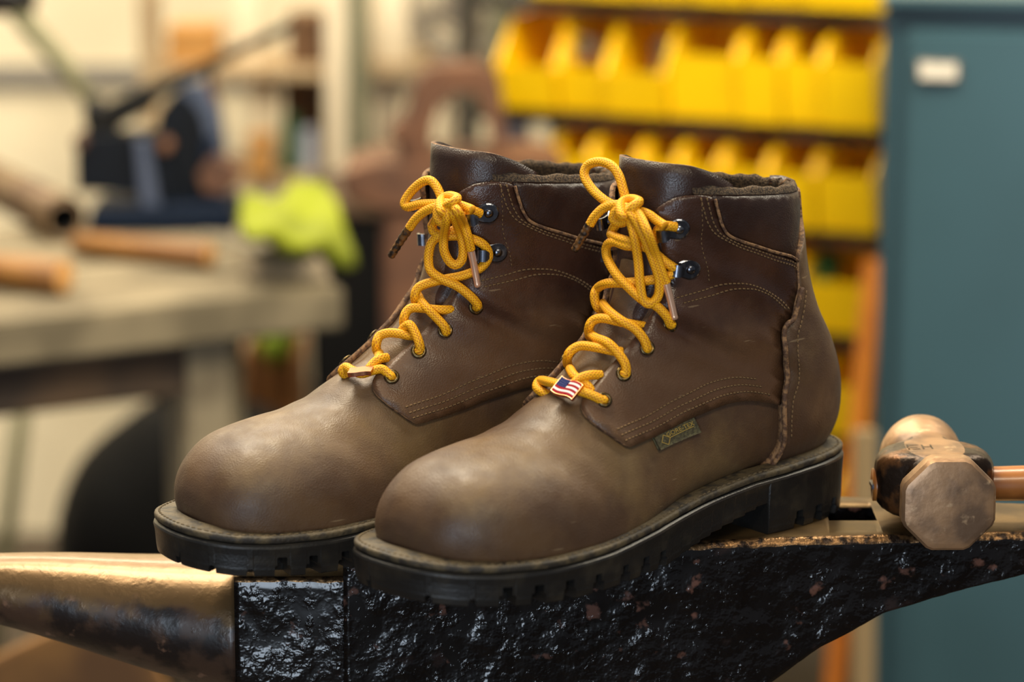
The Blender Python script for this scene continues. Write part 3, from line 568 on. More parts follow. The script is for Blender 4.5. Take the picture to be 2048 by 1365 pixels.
def sole(root):
    out = []; N_ = 1100; o0 = sole_outline(N_); x = o0[:, 0]; zt = interp(ZTOP, x); zb = interp(ZBOT, x)
    # arch: the bottom rises behind the ball to the heel breast, with stepped lugs
    ar = (x > .0855) & (x < .168); k = np.clip((.168-x)/(.168-.0855), 0, 1)
    step = np.floor(k*9)/9.
    zb = np.where(ar, .0012+.0185*(.35*k+.65*step), zb)
    lat = o0[:, 1] > 0
    hn = np.full(N_, .0085); cut = np.zeros(N_); cut2 = np.zeros(N_)
    for xs, sides, wd, h in [(.329,'b',.0010,.0040),(.312,'b',.0010,.0040),(.3375,'b',.0012,.0040),(.295,'b',.0042,.0105),(.277,'b',.0042,.0105),(.257,'b',.0042,.0105),(.236,'b',.0042,.0100),(.213,'b',.0042,.0100),(.194,'b',.0042,.0100),(.177,'b',.0040,.0095),
                             (.060,'b',.0042,.0100),(.043,'b',.0042,.0100),(.026,'b',.0040,.0105)]:
        dsel = np.abs(x-xs) < wd
        if xs > .33: dsel = (np.abs(o0[:, 1]-(-.012)) < .0016) & (x > .33)
        elif xs > .30:   # near the toe measure along the edge
            for sg in (1, -1):
                idx = np.where((o0[:, 1]*sg > 0))[0]; j = idx[np.argmin(np.abs(x[idx]-xs))]
                dl = np.linalg.norm(o0-o0[j], axis=1); dd = dl < wd*1.6; hn[dd] = h; cut2[dd] = .008; cut[dl < wd*.8] = .008
            continue
        hn[dsel] = h; cut2[dsel] = .012; cut[dsel & ((np.abs(x-xs) < wd*.55) | (xs > .33))] = .012
    def ring(inset, z):
        p = sole_outline(N_, 0) if np.isscalar(inset) and inset == 0 else None
        t = np.roll(o0, -1, 0)-np.roll(o0, 1, 0); t /= np.linalg.norm(t, axis=1)[:, None]; nr = np.c_[t[:, 1], -t[:, 0]]
        q = o0+nr*np.broadcast_to(inset, (N_,))[:, None]; return np.c_[q, z]
    # welt
    R_ = [ring(.014, zt), ring(.0016, zt), ring(.0006, zt-.0004), ring(.0002, zt-.0014), ring(.0004, zt-.0034), ring(.0020, zt-.0044), ring(.012, zt-.0046)]
    V = np.vstack(R_); Fc = [(i*N_+j, (i+1)*N_+j, (i+1)*N_+(j+1) % N_, i*N_+(j+1) % N_) for i in range(len(R_)-1) for j in range(N_)]
    out.append(mesh('welt', V, Fc, M['welt'], root))
    # welt stitching
    sp = ring(.0030, zt+.0002); V = []; Fs = []; d = np.r_[0, np.cumsum(np.linalg.norm(np.diff(sp, axis=0), axis=1))]; q = np.arange(0, d[-1], .0042)
    C = np.c_[[np.interp(q, d, sp[:, i]) for i in range(3)]].T
    for a, b in zip(C[:-1], C[1:]):
        t = (b-a)/np.linalg.norm(b-a); s = np.cross((0, 0, 1.), t); kk = len(V)
        for u, wd, h in ((-.0015, .0003, 0), (-.0007, .0007, .0005), (.0007, .0007, .0005), (.0015, .0003, 0)):
            for sd in (-1, 0, 1): V.append(a+t*u+s*sd*wd+np.array([0, 0, h if sd == 0 else -.0002]))
        for i in range(3):
            for j in range(3): Fs.append((kk+i*3+j, kk+i*3+(j+1) % 3, kk+i*3+3+(j+1) % 3, kk+i*3+3+j))
    st = mesh('welt_stitching', V, Fs, M['weltthread'], root); st['kind'] = 'stuff'; out.append(st)
    z1 = zb+hn; z1 = np.minimum(z1, zt-.0075)
    R_ = [ring(.010, zt-.0045), ring(.0012, zt-.0046), ring(.0, zt-.0056), ring(-.0004, zt-.0068), ring(.0004, (zt-.007)*.5+z1*.5), ring(.0007, z1+.0004), ring(.0007+cut, z1), ring(.0010+cut, zb*.4+z1*.6), ring(.0010+cut2, zb*.55+z1*.45), ring(.0016+cut2, zb+.0006), ring(.0022+cut2, zb), ring(.0145, zb)]
    V = np.vstack(R_); Fc = [(i*N_+j, (i+1)*N_+j, (i+1)*N_+(j+1) % N_, i*N_+(j+1) % N_) for i in range(len(R_)-1) for j in range(N_)]
    # underside: strips between matching lateral and medial points
    base = (len(R_)-1)*N_; kt = int(np.argmax(x)); kh = int(np.argmin(x))
    A = [base+(kh+i) % N_ for i in range((kt-kh) % N_+1)]; Bk = [base+(kh-i) % N_ for i in range((kh-kt) % N_+1)]
    m_ = 300; a_ = [A[int(round(i*(len(A)-1)/m_))] for i in range(m_+1)]
    xb = V[Bk][:, 0]; b_ = [Bk[int(np.argmin(np.abs(xb-V[a][0])))] for a in a_]
    for i in range(m_):
        f = [a_[i], a_[i+1], b_[i+1], b_[i]]; f = list(dict.fromkeys(f))
        if len(f) > 2: Fc.append(tuple(f))
    out.append(mesh('outsole', V, Fc, M['rubber'], root, smooth=False))
    return out
def charm(root, bar, feet):
    """small enamelled flag threaded on the bottom lace"""
    if feet == 'L': p = np.array(CHARM_L[0]); u = np.array(CHARM_L[1]); v = np.array(CHARM_L[2])
    else: p = np.array(CHARM_R[0]); u = np.array(CHARM_R[1]); v = np.array(CHARM_R[2])
    n = np.cross(u, v); n /= np.linalg.norm(n); W_, H_ = np.linalg.norm(u), np.linalg.norm(v); out = []
    def pt(a, b, h): return p+u*a+v*(b+.06*math.sin(a*2*math.pi)*1.0)+n*(h)
    def slab(name, a0, a1, b0, b1, h0, h1, m, par, k=14):
        V = []
        for i in range(k+1):
            a = a0+(a1-a0)*i/k; V += [pt(a, b0, h0), pt(a, b1, h0), pt(a, b1, h1), pt(a, b0, h1)]
        return mesh(name, V, tube_faces(k+1, 4), m, par, smooth=False)
    pl = slab('flag_charm', -.5, .5, -.5, .5, -.0016, .0006, M['flag_metal'], root); out.append(pl)
    if feet != 'L': pl['label'] = 'small copper flag charm turned edge on'
    st = 1/7.
    for i in range(7):
        b1 = .47-i*.94/7; b0 = b1-.94/7+.012; a0 = -.02 if i < 4 else -.47
        out.append(slab('stripe', a0, .47, b0, b1, .0006, .0010, M['flag_red'] if i % 2 == 0 else M['flag_white'], pl))
    out.append(slab('canton', -.47, -.05, .47-4*.94/7+.012, .47, .0006, .0010, M['flag_blue'], pl))
    # stars: tiny white studs
    V = []; Fc = []
    for j in range(4):
        for i in range(5):
            a = -.43+.085*i; b = .40-.13*j; k = len(V); h = .0010; r = .006
            V += [pt(a-r, b, h), pt(a, b-r*1.3, h), pt(a+r, b, h), pt(a, b+r*1.3, h), pt(a, b, h+.0003)]; Fc += [(k, k+1, k+4), (k+1, k+2, k+4), (k+2, k+3, k+4), (k+3, k, k+4)]
    q = mesh('stars', V, Fc, M['flag_white'], pl); q['kind'] = 'stuff'; out.append(q)
    return out
def cloth_tag(root):
    """woven tag caught under the quarter seam, with its emblem and lettering"""
    Q = np.array(TAGQ); out = []
    def pt(a, b, h): # a along 0..1, b down 0..1
        q = (Q[0]*(1-a)+Q[1]*a)*(1-b)+(Q[3]*(1-a)+Q[2]*a)*b; return S3(q[0], q[1], h)[0]
    V = []; n, k = 16, 7
    for h in (.0006, .0024):
        V += [pt(i/n, -.12+1.12*j/k, h) for i in range(n+1) for j in range(k+1)]
    G = (n+1)*(k+1); Fc = [(i*(k+1)+j, i*(k+1)+j+1, (i+1)*(k+1)+j+1, (i+1)*(k+1)+j) for i in range(n) for j in range(k)]
    Fc = [f[::-1] for f in Fc]+[tuple(G+a for a in f) for f in Fc]
    ed = [i*(k+1) for i in range(n+1)]+[n*(k+1)+j for j in range(1, k+1)]+[i*(k+1)+k for i in range(n-1, -1, -1)]+[j for j in range(k-1, 0, -1)]
    Fc += [(ed[i], ed[(i+1) % len(ed)], G+ed[(i+1) % len(ed)], G+ed[i]) for i in range(len(ed))]
    tg = mesh('fabric_tag', V, Fc, M['tagcloth'], root); tg['label'] = 'olive woven tag with gold diamond and lettering'; out.append(tg)
    def strip(name, pts, wd, closed=False):
        P = np.array(pts+([pts[0]] if closed else []), float); V = []; Fc = []
        for a, b in zip(P[:-1], P[1:]):
            asp = np.array([.026, .0095]); t = (b-a)*asp; t /= np.linalg.norm(t); nn = np.array([-t[1], t[0]])*wd/asp; kk = len(V); m_ = 5
            for i in range(m_+1):
                c = a+(b-a)*i/m_; V += [pt(*(c-nn), .0029), pt(*(c+nn), .0029)]
            Fc += [(kk+2*i, kk+2*i+1, kk+2*i+3, kk+2*i+2) for i in range(m_)]
        o = mesh(name, V, Fc, M['tagprint'], tg); out.append(o)
    strip('diamond_emblem', [(.10, .55), (.20, .16), (.32, .50), (.22, .88)], .00022, True)
    strip('emblem_line', [(.32, .50), (.90, .46)], .00022)
    # lettering
    cu = bpy.data.curves.new('lettering', 'FONT'); cu.body = 'GORE-TEX'; cu.size = 1.; cu.align_x = 'LEFT'
    to = bpy.data.objects.new('lettering_source', cu); COL.objects.link(to); dg = bpy.context.evaluated_depsgraph_get(); me = bpy.data.meshes.new_from_object(to.evaluated_get(dg))
    X = np.array([v.co[:] for v in me.vertices]); Fc = [tuple(p.vertices) for p in me.polygons]; bpy.data.objects.remove(to); bpy.data.curves.remove(cu); bpy.data.meshes.remove(me)
    X[:, 0] = (X[:, 0]-X[:, 0].min())/(X[:, 0].max()-X[:, 0].min()); X[:, 1] = (X[:, 1]-X[:, 1].min())/(X[:, 1].max()-X[:, 1].min())
    V = [pt(.27+.66*a, .40-.28*b, .0030) for a, b, _ in X]; o = mesh('lettering', V, Fc, M['tagprint'], tg, smooth=False); out.append(o)
    return out

# ------------------------------------------------------------------ the room
M['wall'] = mat('cream_wall_paint', (226, 212, 180), .8, noise=(2.5, 4, (210, 196, 164), .4, .7))
M['floor'] = mat('grimy_concrete', (70, 58, 44), .8, noise=(5, 6, (46, 38, 30), .4, .65), bump=(60, .3))
M['rail'] = mat('grey_rail_paint', (128, 122, 112), .7)
floor = box('floor', (0, 1.2, -.05), (9, 9, .1), M['floor'], bev=0); floor['kind'] = 'structure'
wallb = box('wall_back', (-.4, 3.25, 1.5), (6.6, .12, 3.2), M['wall'], bev=0); wallb['kind'] = 'structure'
for k, (py, h, pr) in enumerate(((152, .035, .012), (778, .010, .008))):
    z = at(150, py, 4.98).z; t = box('trim_%d' % (k+1), (-1.6, 3.19-pr/2, z), (3.6, pr, h), M['rail'], bev=.002); t['kind'] = 'structure'

# ------------------------------------------------------------------ anvil
def tar(name, base, patch, patch2, rough, bscale=190, bstr=1., thr=(.60, .70)):
    m = mat(name, base, rough, 0, noise=(45, 8, patch, *thr), noise2=(62, 9, patch2, .62, .69))
    nt = m.node_tree; N = nt.nodes; L = nt.links; b = N['Principled BSDF']; tc = N['Texture Coordinate']
    def hs(sc, lo, hi, k):
        n = N.new('ShaderNodeTexNoise'); n.inputs['Scale'].default_value = sc; n.inputs['Detail'].default_value = 4; L.new(tc.outputs['Object'], n.inputs['Vector'])
        r = N.new('ShaderNodeMapRange'); r.interpolation_type = 'SMOOTHSTEP'; r.inputs[1].default_value = lo; r.inputs[2].default_value = hi; r.inputs[4].default_value = k; L.new(n.outputs['Fac'], r.inputs[0]); return r.outputs[0]
    a = N.new('ShaderNodeMath'); a.operation = 'ADD'; L.new(hs(bscale, .58, .80, .45), a.inputs[0]); a2 = N.new('ShaderNodeMath'); a2.operation = 'ADD'; L.new(hs(bscale*.36, .40, .74, .8), a2.inputs[0]); L.new(hs(bscale*2.2, .62, .78, .16), a2.inputs[1]); L.new(a2.outputs[0], a.inputs[1])
    bp = N.new('ShaderNodeBump'); bp.inputs['Strength'].default_value = bstr; bp.inputs['Distance'].default_value = .0042; L.new(a.outputs[0], bp.inputs['Height']); L.new(bp.outputs[0], b.inputs['Normal'])
    return m
M['tar'] = tar('pitted_black_iron', (14, 11, 11), (40, 30, 28), (98, 68, 58), .16, 120, .32)
M['face'] = mat('worn_steel_face', (120, 96, 62), .42, .75, noise=(30, 6, (84, 66, 44), .4, .7), bump=(120, .18))
M['chamfer'] = mat('bronzed_edge', (140, 106, 70), .36, .8, noise=(160, 6, (44, 34, 28), .42, .60), bump=(260, .5))
def horn_mat():
    m = tar('worn_horn_iron', (74, 54, 42), (34, 26, 24), (124, 92, 72), .34, 170, .10, (.45, .60)); nt = m.node_tree; N = nt.nodes; L = nt.links; b = N['Principled BSDF']; tc = N['Texture Coordinate']
    src = b.inputs['Base Color'].links[0].from_socket; sp = N.new('ShaderNodeSeparateXYZ'); L.new(tc.outputs['Object'], sp.inputs[0])
    nn = N.new('ShaderNodeTexNoise'); nn.inputs['Scale'].default_value = 40; nn.inputs['Detail'].default_value = 7; L.new(tc.outputs['Object'], nn.inputs['Vector'])
    a = N.new('ShaderNodeMath'); a.operation = 'MULTIPLY_ADD'; L.new(nn.outputs['Fac'], a.inputs[0]); a.inputs[1].default_value = .060; L.new(sp.outputs[2], a.inputs[2])
    rp = N.new('ShaderNodeMapRange'); rp.inputs[1].default_value = .878; rp.inputs[2].default_value = .892; rp.interpolation_type = 'SMOOTHSTEP'; L.new(a.outputs[0], rp.inputs[0])
    mx = N.new('ShaderNodeMix'); mx.data_type = 'RGBA'; L.new(rp.outputs[0], mx.inputs[0]); L.new(src, mx.inputs[6]); mx.inputs[7].default_value = lin((114, 89, 58)); L.new(mx.outputs[2], b.inputs['Base Color'])
    mm = N.new('ShaderNodeMath'); mm.operation = 'MULTIPLY'; mm.inputs[1].default_value = .55; L.new(rp.outputs[0], mm.inputs[0]); L.new(mm.outputs[0], b.inputs['Metallic']); b.inputs['Coat Weight'].default_value = .15; return m
M['horn'] = horn_mat()
from mathutils import noise as mnoise
anv = empty('anvil', (0, 0, .60), 0, 'black pitted blacksmith anvil with a bronze-coloured worn horn, under the boots', 'anvil')
def A_(o):
    o.parent = anv; o.matrix_parent_inverse = Matrix.Translation((0, 0, -.60)); return o
def loft(name, rings, mats, fm, closed=True):
    n = len(rings[0]); V = [v for r in rings for v in r]; m = len(rings)
    Fc = [(i*n+k, i*n+(k+1) % n, (i+1)*n+(k+1) % n, (i+1)*n+k) for i in range(m-1) for k in range(n)]+[tuple(range(n))[::-1], tuple((m-1)*n+k for k in range(n))]
    fi = [fm(k) for i in range(m-1) for k in range(n)]+[fm(-1), fm(-1)]
    return mesh(name, V, Fc, None, None, True, mats, fi)
def bump_at(x, y, z, a): 
    return a*(mnoise.noise((x*55, y*55, z*55))+.6*mnoise.noise((x*140, y*140, z*140)))
def block(name, X, yf, yb, zt, zbot, ch, mats, nside=26, amp=.0006):
    rings = []
    for x in X:
        a, b, t, bo = np.interp(x, *yf), np.interp(x, *yb), np.interp(x, *zt), np.interp(x, *zbot)
        e = ch*(1+.5*mnoise.noise((x*90, 3, 0))); r = [(x, b-e, t), (x, b*.5+a*.5, t), (x, a+e, t)]
        r += [(x, a+e*.35, t-e*.25*1.0), (x, a, t-e)]
        for k in range(1, nside+1):
            z = t-e+(bo-t+e)*k/nside; r.append((x, a+bump_at(x, a, z, amp), z+(bump_at(x, 9, z, amp) if k == nside else 0)))
        r += [(x, b, bo), (x, b, t-e)]; rings.append([(p[0], p[1], p[2]+ZF) for p in r])
    fm = lambda k: 1 if k in (0, 1) else 2 if k in (2, 3) else 0
    return A_(loft(name, rings, mats, fm))
YF = ([-.16, -.095, .107, .153, .294, .31], [-.068, -.068, -.049, -.0415, -.0285, -.028]); YB = ([-.16, -.095, .2, .298, .31], [.058, .060, .056, .040, .039])
ZB = ([-.10, .02, .09, .146, .1774, .1945, .2144, .2515, .2936, .31], [-.150, -.150, -.128, -.0876, -.0649, -.0565, -.0454, -.035, -.0248, -.0225])
body = block('body', np.arange(-.095, .3041, .0035), YF, YB, ([-1, 1], [0, 0]), ZB, .0042, [M['tar'], M['face'], M['chamfer']])
cut = box('hardy_cut', (.1985, .0125, ZF), (.028, .029, .12), M['tar'], bev=0)
bo = body.modifiers.new('hole', 'BOOLEAN'); bo.object = cut; bo.operation = 'DIFFERENCE'; bo.solver = 'EXACT'
bpy.context.view_layer.update(); dg = bpy.context.evaluated_depsgraph_get(); nm = bpy.data.meshes.new_from_object(body.evaluated_get(dg)); body.modifiers.clear(); old = body.data; body.data = nm; bpy.data.meshes.remove(old); bpy.data.objects.remove(cut)
tb = block('step_table', np.arange(-.157, -.0929, .0032), ([-1, 1], [-.0635, -.0635]), ([-1, 1], [.054, .054]), ([-1, 1], [-.0165, -.0165]), ([-1, 1], [-.135, -.135]), .0026, [M['tar'], M['face'], M['chamfer']])
rings = []
for x in np.arange(-.158, -.4301, -.004):
    r = max(.0015, .0420+(x+.158)*.1500); r = r if x > -.36 else r*1.0
    zt_ = -.0215+.0008*math.sin(x*40); zc = zt_-r; rg = []
    for k in range(56):
        a = 2*math.pi*k/56; y = math.cos(a)*r*1.06; z = math.sin(a)*r; q = 1+bump_at(x*.6, y, z, .010)*.6*(1 if z < r*.1 else .12)
        rg.append((x, y*q, ZF+zc+z*q))
    rings.append(rg)
A_(loft('horn', rings, [M['horn']], lambda k: 0))
rings = []
for z, x0, x1, yw in ((-.120, -.150, .125, .058), (-.150, -.120, .105, .056), (-.185, -.090, .085, .052), (-.215, -.085, .080, .052), (-.240, -.120, .110, .066), (-.262, -.145, .140, .080), (-.300, -.150, .145, .084)):
    rings.append([(x, y, ZF+z) for x, y in ((x0, -yw), (x0*.5+x1*.5, -yw*.96), (x1, -yw), (x1, yw), (x0*.5+x1*.5, yw*.96), (x0, yw))])
o = A_(loft('waist_and_foot', rings, [M['tar']], lambda k: 0)); o.modifiers.new('b', 'BEVEL').width = .004
M['stump'] = mat('stump_wood', (112, 82, 50), .8, noise=(14, 6, (70, 48, 30), .4, .65), bump=(60, .5))
stp = tag(lathe('anvil_stump', [(.21, 0), (.212, .01), (.205, .3), (.208, .585), (.200, .598), (.0, .60)], M['stump'], n=40, caps=True), 'round wooden stump carrying the anvil', 'stump')

# ------------------------------------------------------------------ boots
LB = make_boot('work_boot', 1, (POSE_L[1], POSE_L[2], ZF), POSE_L[0], 'front brown leather work boot with the flag charm facing the camera, heel beside the hammer', LACES['L'], 'L')
RB = make_boot('work_boot', -1, (POSE_R[1], POSE_R[2], ZF), POSE_R[0], 'rear brown leather work boot, toe over the anvil horn, partly behind the other boot', LACES['R'], 'R')

# ------------------------------------------------------------------ hammer
M['hammer'] = mat('bronzed_hammer_steel', (168, 132, 98), .38, .5, noise=(45, 7, (118, 94, 74), .40, .66), noise2=(120, 6, (196, 164, 128), .60, .74), bump=(160, .12))
M['hammerdark'] = mat('dark_forge_scale', (52, 40, 32), .34, .7, noise=(60, 6, (120, 82, 50), .52, .66), bump=(120, .5))
M['handle'] = mat('varnished_ash_handle', (160, 100, 44), .35, noise=(30, 5, (122, 70, 30), .4, .65), coat=.3)
ham = empty('hammer', (.2435, -.008, ZF), math.radians(1.5), 'bronze-coloured rounding hammer with an octagonal face, lying on the anvil heel', 'hammer')
def hring(y, w_, h_, ex, n=48, oct_=0., zc=.0268, top=None):
    R = []
    for k in range(n):
        a = 2*math.pi*(k+.5)/n; c, s = math.cos(a), math.sin(a)
        r = 1/((abs(c)**ex+abs(s)**ex)**(1/ex)); x, z = c*r*w_, s*r*h_
        if oct_:
            q = max(abs(c), abs(s), (abs(c)+abs(s))/math.sqrt(2)); xo, zo = c/q*w_, s/q*h_; x, z = x*(1-oct_)+xo*oct_, z*(1-oct_)+zo*oct_
        if top is not None: z = min(z, top)
        R.append((x, y, zc+z))
    return R
prof = [(-.0600, .0215, .0220, 2, 1.), (-.0592, .0248, .0250, 2, 1.), (-.0570, .0264, .0266, 2, 1.), (-.0470, .0262, .0264, 2, 1.), (-.0400, .0240, .0244, 2, .9), (-.0330, .0205, .0215, 2.2, .6), (-.0285, .0190, .0200, 2.4, .2),
        (-.0235, .0205, .0195, 2.6, 0), (-.0200, .0265, .0195, 3.4, 0), (-.0150, .0318, .0196, 4, 0), (-.0070, .0342, .0197, 4, 0), (.0010, .0345, .0197, 4, 0), (.0090, .0330, .0197, 4, 0), (.0150, .0285, .0196, 3.4, 0), (.0195, .0215, .0196, 2.6, 0),
        (.0230, .0190, .0200, 2.4, 0), (.0280, .0195, .0210, 2.2, 0), (.0350, .0225, .0236, 2, 0), (.0420, .0243, .0258, 2, 0), (.0500, .0245, .0262, 2, 0), (.0550, .0232, .0250, 2, 0), (.0585, .0195, .0212, 2, 0), (.0605, .0120, .0130, 2, 0), (.0612, .004, .0045, 2, 0)]
P_ = np.array(prof); yy = np.r_[P_[:3, 0], np.linspace(P_[3, 0], P_[-1, 0], 70)]; rg = []
for y in yy: rg.append(hring(y, *[np.interp(y, P_[:, 0], P_[:, j]) for j in (1, 2, 3)], oct_=np.interp(y, P_[:, 0], P_[:, 4])))
n = 48; V = [v for r in rg for v in r]; Fc = [(i*n+k, (i+1)*n+k, (i+1)*n+(k+1) % n, i*n+(k+1) % n) for i in range(len(rg)-1) for k in range(n)]+[tuple(range(n)), tuple((len(rg)-1)*n+k for k in range(n))[::-1]]
fi = []
for i in range(len(rg)-1):
    for k in range(n):
        a = 2*math.pi*(k+1)/n; fi.append(1 if (-.034 < yy[i] < .024 and abs(math.cos(a)) > .45) else 0)
fi += [0, 0]
hd = mesh('head', V, Fc, None, ham, True, [M['hammer'], M['hammerdark']], fi); hd.modifiers.new('edge', 'EDGE_SPLIT').split_angle = math.radians(32)
cap = []
for y, k in ((-.0600, 1.0), (-.0608, .6), (-.0610, .0)): cap.append([(x*k, y, (z-.0268)*k+.0268) for x, _, z in hring(y, .0215, .0220, 2, oct_=1.)])
mesh('striking_face', [v for r in cap for v in r], tube_faces(3, 48, 0, False), M['hammer'], ham)
hP = [(-.0350, 0, .0235), (-.02, 0, .0235), (.03, 0, .0235), (.06, 0, .0238), (.14, .003, .0242), (.24, .006, .0225), (.30, .008, .0205), (.315, .0085, .0205)]
tube('handle', crom(hP, 50), np.interp(np.linspace(0, 1, 50), [0, .3, .6, .9, .98, 1], [.0095, .0100, .0108, .0130, .0132, .010]), M['handle'], ham, 20)
box('wedge', (-.0352, 0, .0235), (.002, .012, .003), M['gun'], ham, bev=.0005)
# maker's stamp struck into the cheek
V = []; Fc = []
for a, b, c, d in ((-.016, -.002, -.015, .008), (-.016, .007, -.009, .008), (-.016, .002, -.010, .003), (-.016, -.002, -.009, -.001), (-.0075, -.002, -.0065, .008), (-.0065, .0025, -.002, .0035), (-.0025, -.002, -.0015, .008)):
    k = len(V); z = .0466; V += [(a, b-.006, z), (c, b-.006, z), (c, d-.006, z), (a, d-.006, z)]; Fc.append((k, k+1, k+2, k+3))
mesh('stamp', V, Fc, M['hammerdark'], ham, smooth=False)

# ------------------------------------------------------------------ background: storage shelf with yellow bins
M['yellow'] = mat('yellow_plastic', (252, 206, 4), .42, noise=(6, 3, (244, 190, 2), .4, .7)); M['shelf'] = mat('dark_shelf_steel', (56, 52, 44), .6, noise=(12, 4, (84, 76, 62), .5, .75))
M['parts'] = mat('grey_steel_parts', (150, 140, 126), .5, .4, noise=(60, 5, (80, 74, 66), .4, .6)); M['greenrag'] = mat('green_cloth', (38, 92, 48), .9)
YS = math.radians(-24); US = Vector((math.cos(YS), math.sin(YS), 0)); NS_ = Vector((-US.y*-1, -US.x, 0))
NS_ = Vector((US.y, -US.x, 0))            # out of the shelf, towards the room
Q0 = at(1765, 262, 3.75)                  # right front corner of the second shelf
def along(px, z):
    """distance along the shelf front (from its right end) seen at picture column px"""
    best = None
    for k in range(0, 200):
        u = -k*.005; p = Q0+US*u; d = p-CAMP; dep = d.y*math.cos(PITCH)-(z-CAMP.z)*math.sin(PITCH); x = CXP+FPX*d.x/dep
        if best is None or abs(x-px) < best[0]: best = (abs(x-px), u)
    return best[1]
zs = [Q0.z+.140, Q0.z, Q0.z-.125, Q0.z-.250, Q0.z-.375, Q0.z-.50]
LEN = .54
su = empty('shelving_unit', (Q0+US*(-LEN/2)).to_tuple()[:2]+(0,), 0, 'dark steel shelving unit full of yellow bins, behind the boots', 'shelving unit')
def S_(o): o.parent = su; o.matrix_parent_inverse = Matrix.Translation(-Vector(su.location)); return o
Rz = Matrix.Rotation(YS, 3, 'Z')
for z in zs+[Q0.z+.268]:
    S_(box('shelf', Q0*1.0+US*(-LEN/2+.03)-NS_*.15+Vector((0, 0, z-Q0.z-.009)), (LEN+.06, .30, .018), M['shelf'], R=Rz, bev=.002))
for u in (.055, -LEN-.0):
    for v in (0, -.29):
        H_ = Q0.z+.27; p = Q0+US*u+NS_*v; S_(box('upright', (p.x, p.y, H_/2), (.022, .022, H_), M['shelf'], R=Rz, bev=.002))
def make_bin(name, w_, d_, h_, lf=.72):
    bm = bmesh.new(); t = .003
    def quadbox(P):
        vs = [bm.verts.new(p) for p in P]; 
        for f in ((0, 1, 2, 3), (7, 6, 5, 4), (0, 4, 5, 1), (1, 5, 6, 2), (2, 6, 7, 3), (3, 7, 4, 0)): bm.faces.new([vs[i] for i in f])
    x0, x1 = -w_/2, w_/2
    quadbox([(x0, 0, 0), (x1, 0, 0), (x1, d_, 0), (x0, d_, 0), (x0, 0, t), (x1, 0, t), (x1, d_, t), (x0, d_, t)])                       # bottom; front at y=0
    quadbox([(x0, d_-t, t), (x1, d_-t, t), (x1, d_, t), (x0, d_, t), (x0, d_-t, h_), (x1, d_-t, h_), (x1, d_, h_), (x0, d_, h_)])        # back
    lip = h_*lf
    quadbox([(x0, -.006, t), (x1, -.006, t), (x1, t, t), (x0, t, t), (x0, -.020, lip), (x1, -.020, lip), (x1, -.016, lip), (x0, -.016, lip)])  # front lip leans out
    for a, b in ((x0, x0+t), (x1-t, x1)):
        pr = [(-.006, t), (d_, t), (d_, h_), (d_*.22, h_), (-.004, h_*(lf+.16)), (-.018, lip)]
        L_ = [bm.verts.new((a, y, z)) for y, z in pr]; R2 = [bm.verts.new((b, y, z)) for y, z in pr]
        bm.faces.new(L_); bm.faces.new(R2[::-1])
        for i in range(len(pr)): bm.faces.new([L_[i], R2[i], R2[(i+1) % len(pr)], L_[(i+1) % len(pr)]])
    o = frombm(name, bm, M['yellow']); return o
ORD = ['first', 'second', 'third', 'fourth', 'fifth', 'sixth', 'seventh', 'eighth']
rows = [(-1, [1070, 1180, 1290, 1400, 1510, 1620, 1768], .09, 'topmost'), (0, [1012, 1128, 1225, 1350, 1488, 1570, 1652, 1768], .112, 'upper'), (1, [1110, 1196, 1290, 1370, 1452, 1546, 1640, 1772], .100, 'middle'), (2, [1500, 1608, 1742], .092, 'third'), (3, [1560, 1655, 1742], .092, 'fourth'), (4, [1600, 1690, 1760], .09, 'lowest')]
SHZ = {-1: Q0.z+.140, 0: Q0.z, 1: Q0.z-.125, 2: Q0.z-.250, 3: Q0.z-.375, 4: Q0.z-.50}
for ri, edges, hh, rn in rows:
    z = SHZ[ri]
    for i, (a, b) in enumerate(zip(edges[:-1], edges[1:])):
        ua, ub = along(a, z+.04), along(b, z+.04); o = make_bin('storage_bin', max(.02, ub-ua-.003), .16, hh, .50 if (ri == 0 and i < 3) else .72)
        o.location = Q0+US*((ua+ub)/2)+NS_*(.006 if (i+ri) % 2 else .012)+Vector((0, 0, z-Q0.z+.0006)); o.rotation_euler = (0, 0, YS)
        tag(o, 'yellow plastic storage bin, %s from the left on the %s shelf' % (ORD[i], rn) if i < len(edges)-2 else 'yellow plastic storage bin, rightmost on the %s shelf beside the teal cabinet' % rn, 'bin', 'yellow storage bins')
for nm, px, py, ri, m, lb in (('steel_parts', 1148, 85, 0, 'parts', 'grey steel parts showing in the first yellow bin of the upper shelf'), ('steel_parts', 1310, 92, 0, 'parts', 'grey steel parts showing in the third yellow bin of the upper shelf'), ('cloth_rag', 1635, 505, 2, 'greenrag', 'green cloth scrap on the third shelf near the cabinet')):
    bm = bmesh.new()
    for k in range(9): bm_box(bm, (random.uniform(-.012, .012), random.uniform(-.01, .01), random.uniform(0, .03)+.01), (.010, .014, .014), Matrix.Rotation(random.random()*3, 3, 'Z') @ Matrix.Rotation(random.random(), 3, 'X'))
    o = frombm(nm, bm, M[m]); o.location = Q0+US*along(px, SHZ[ri]+.06)-NS_*.04+Vector((0, 0, SHZ[ri]-Q0.z+(.045 if ri == 0 else .05))); tag(o, lb, 'parts' if m == 'parts' else 'rag')

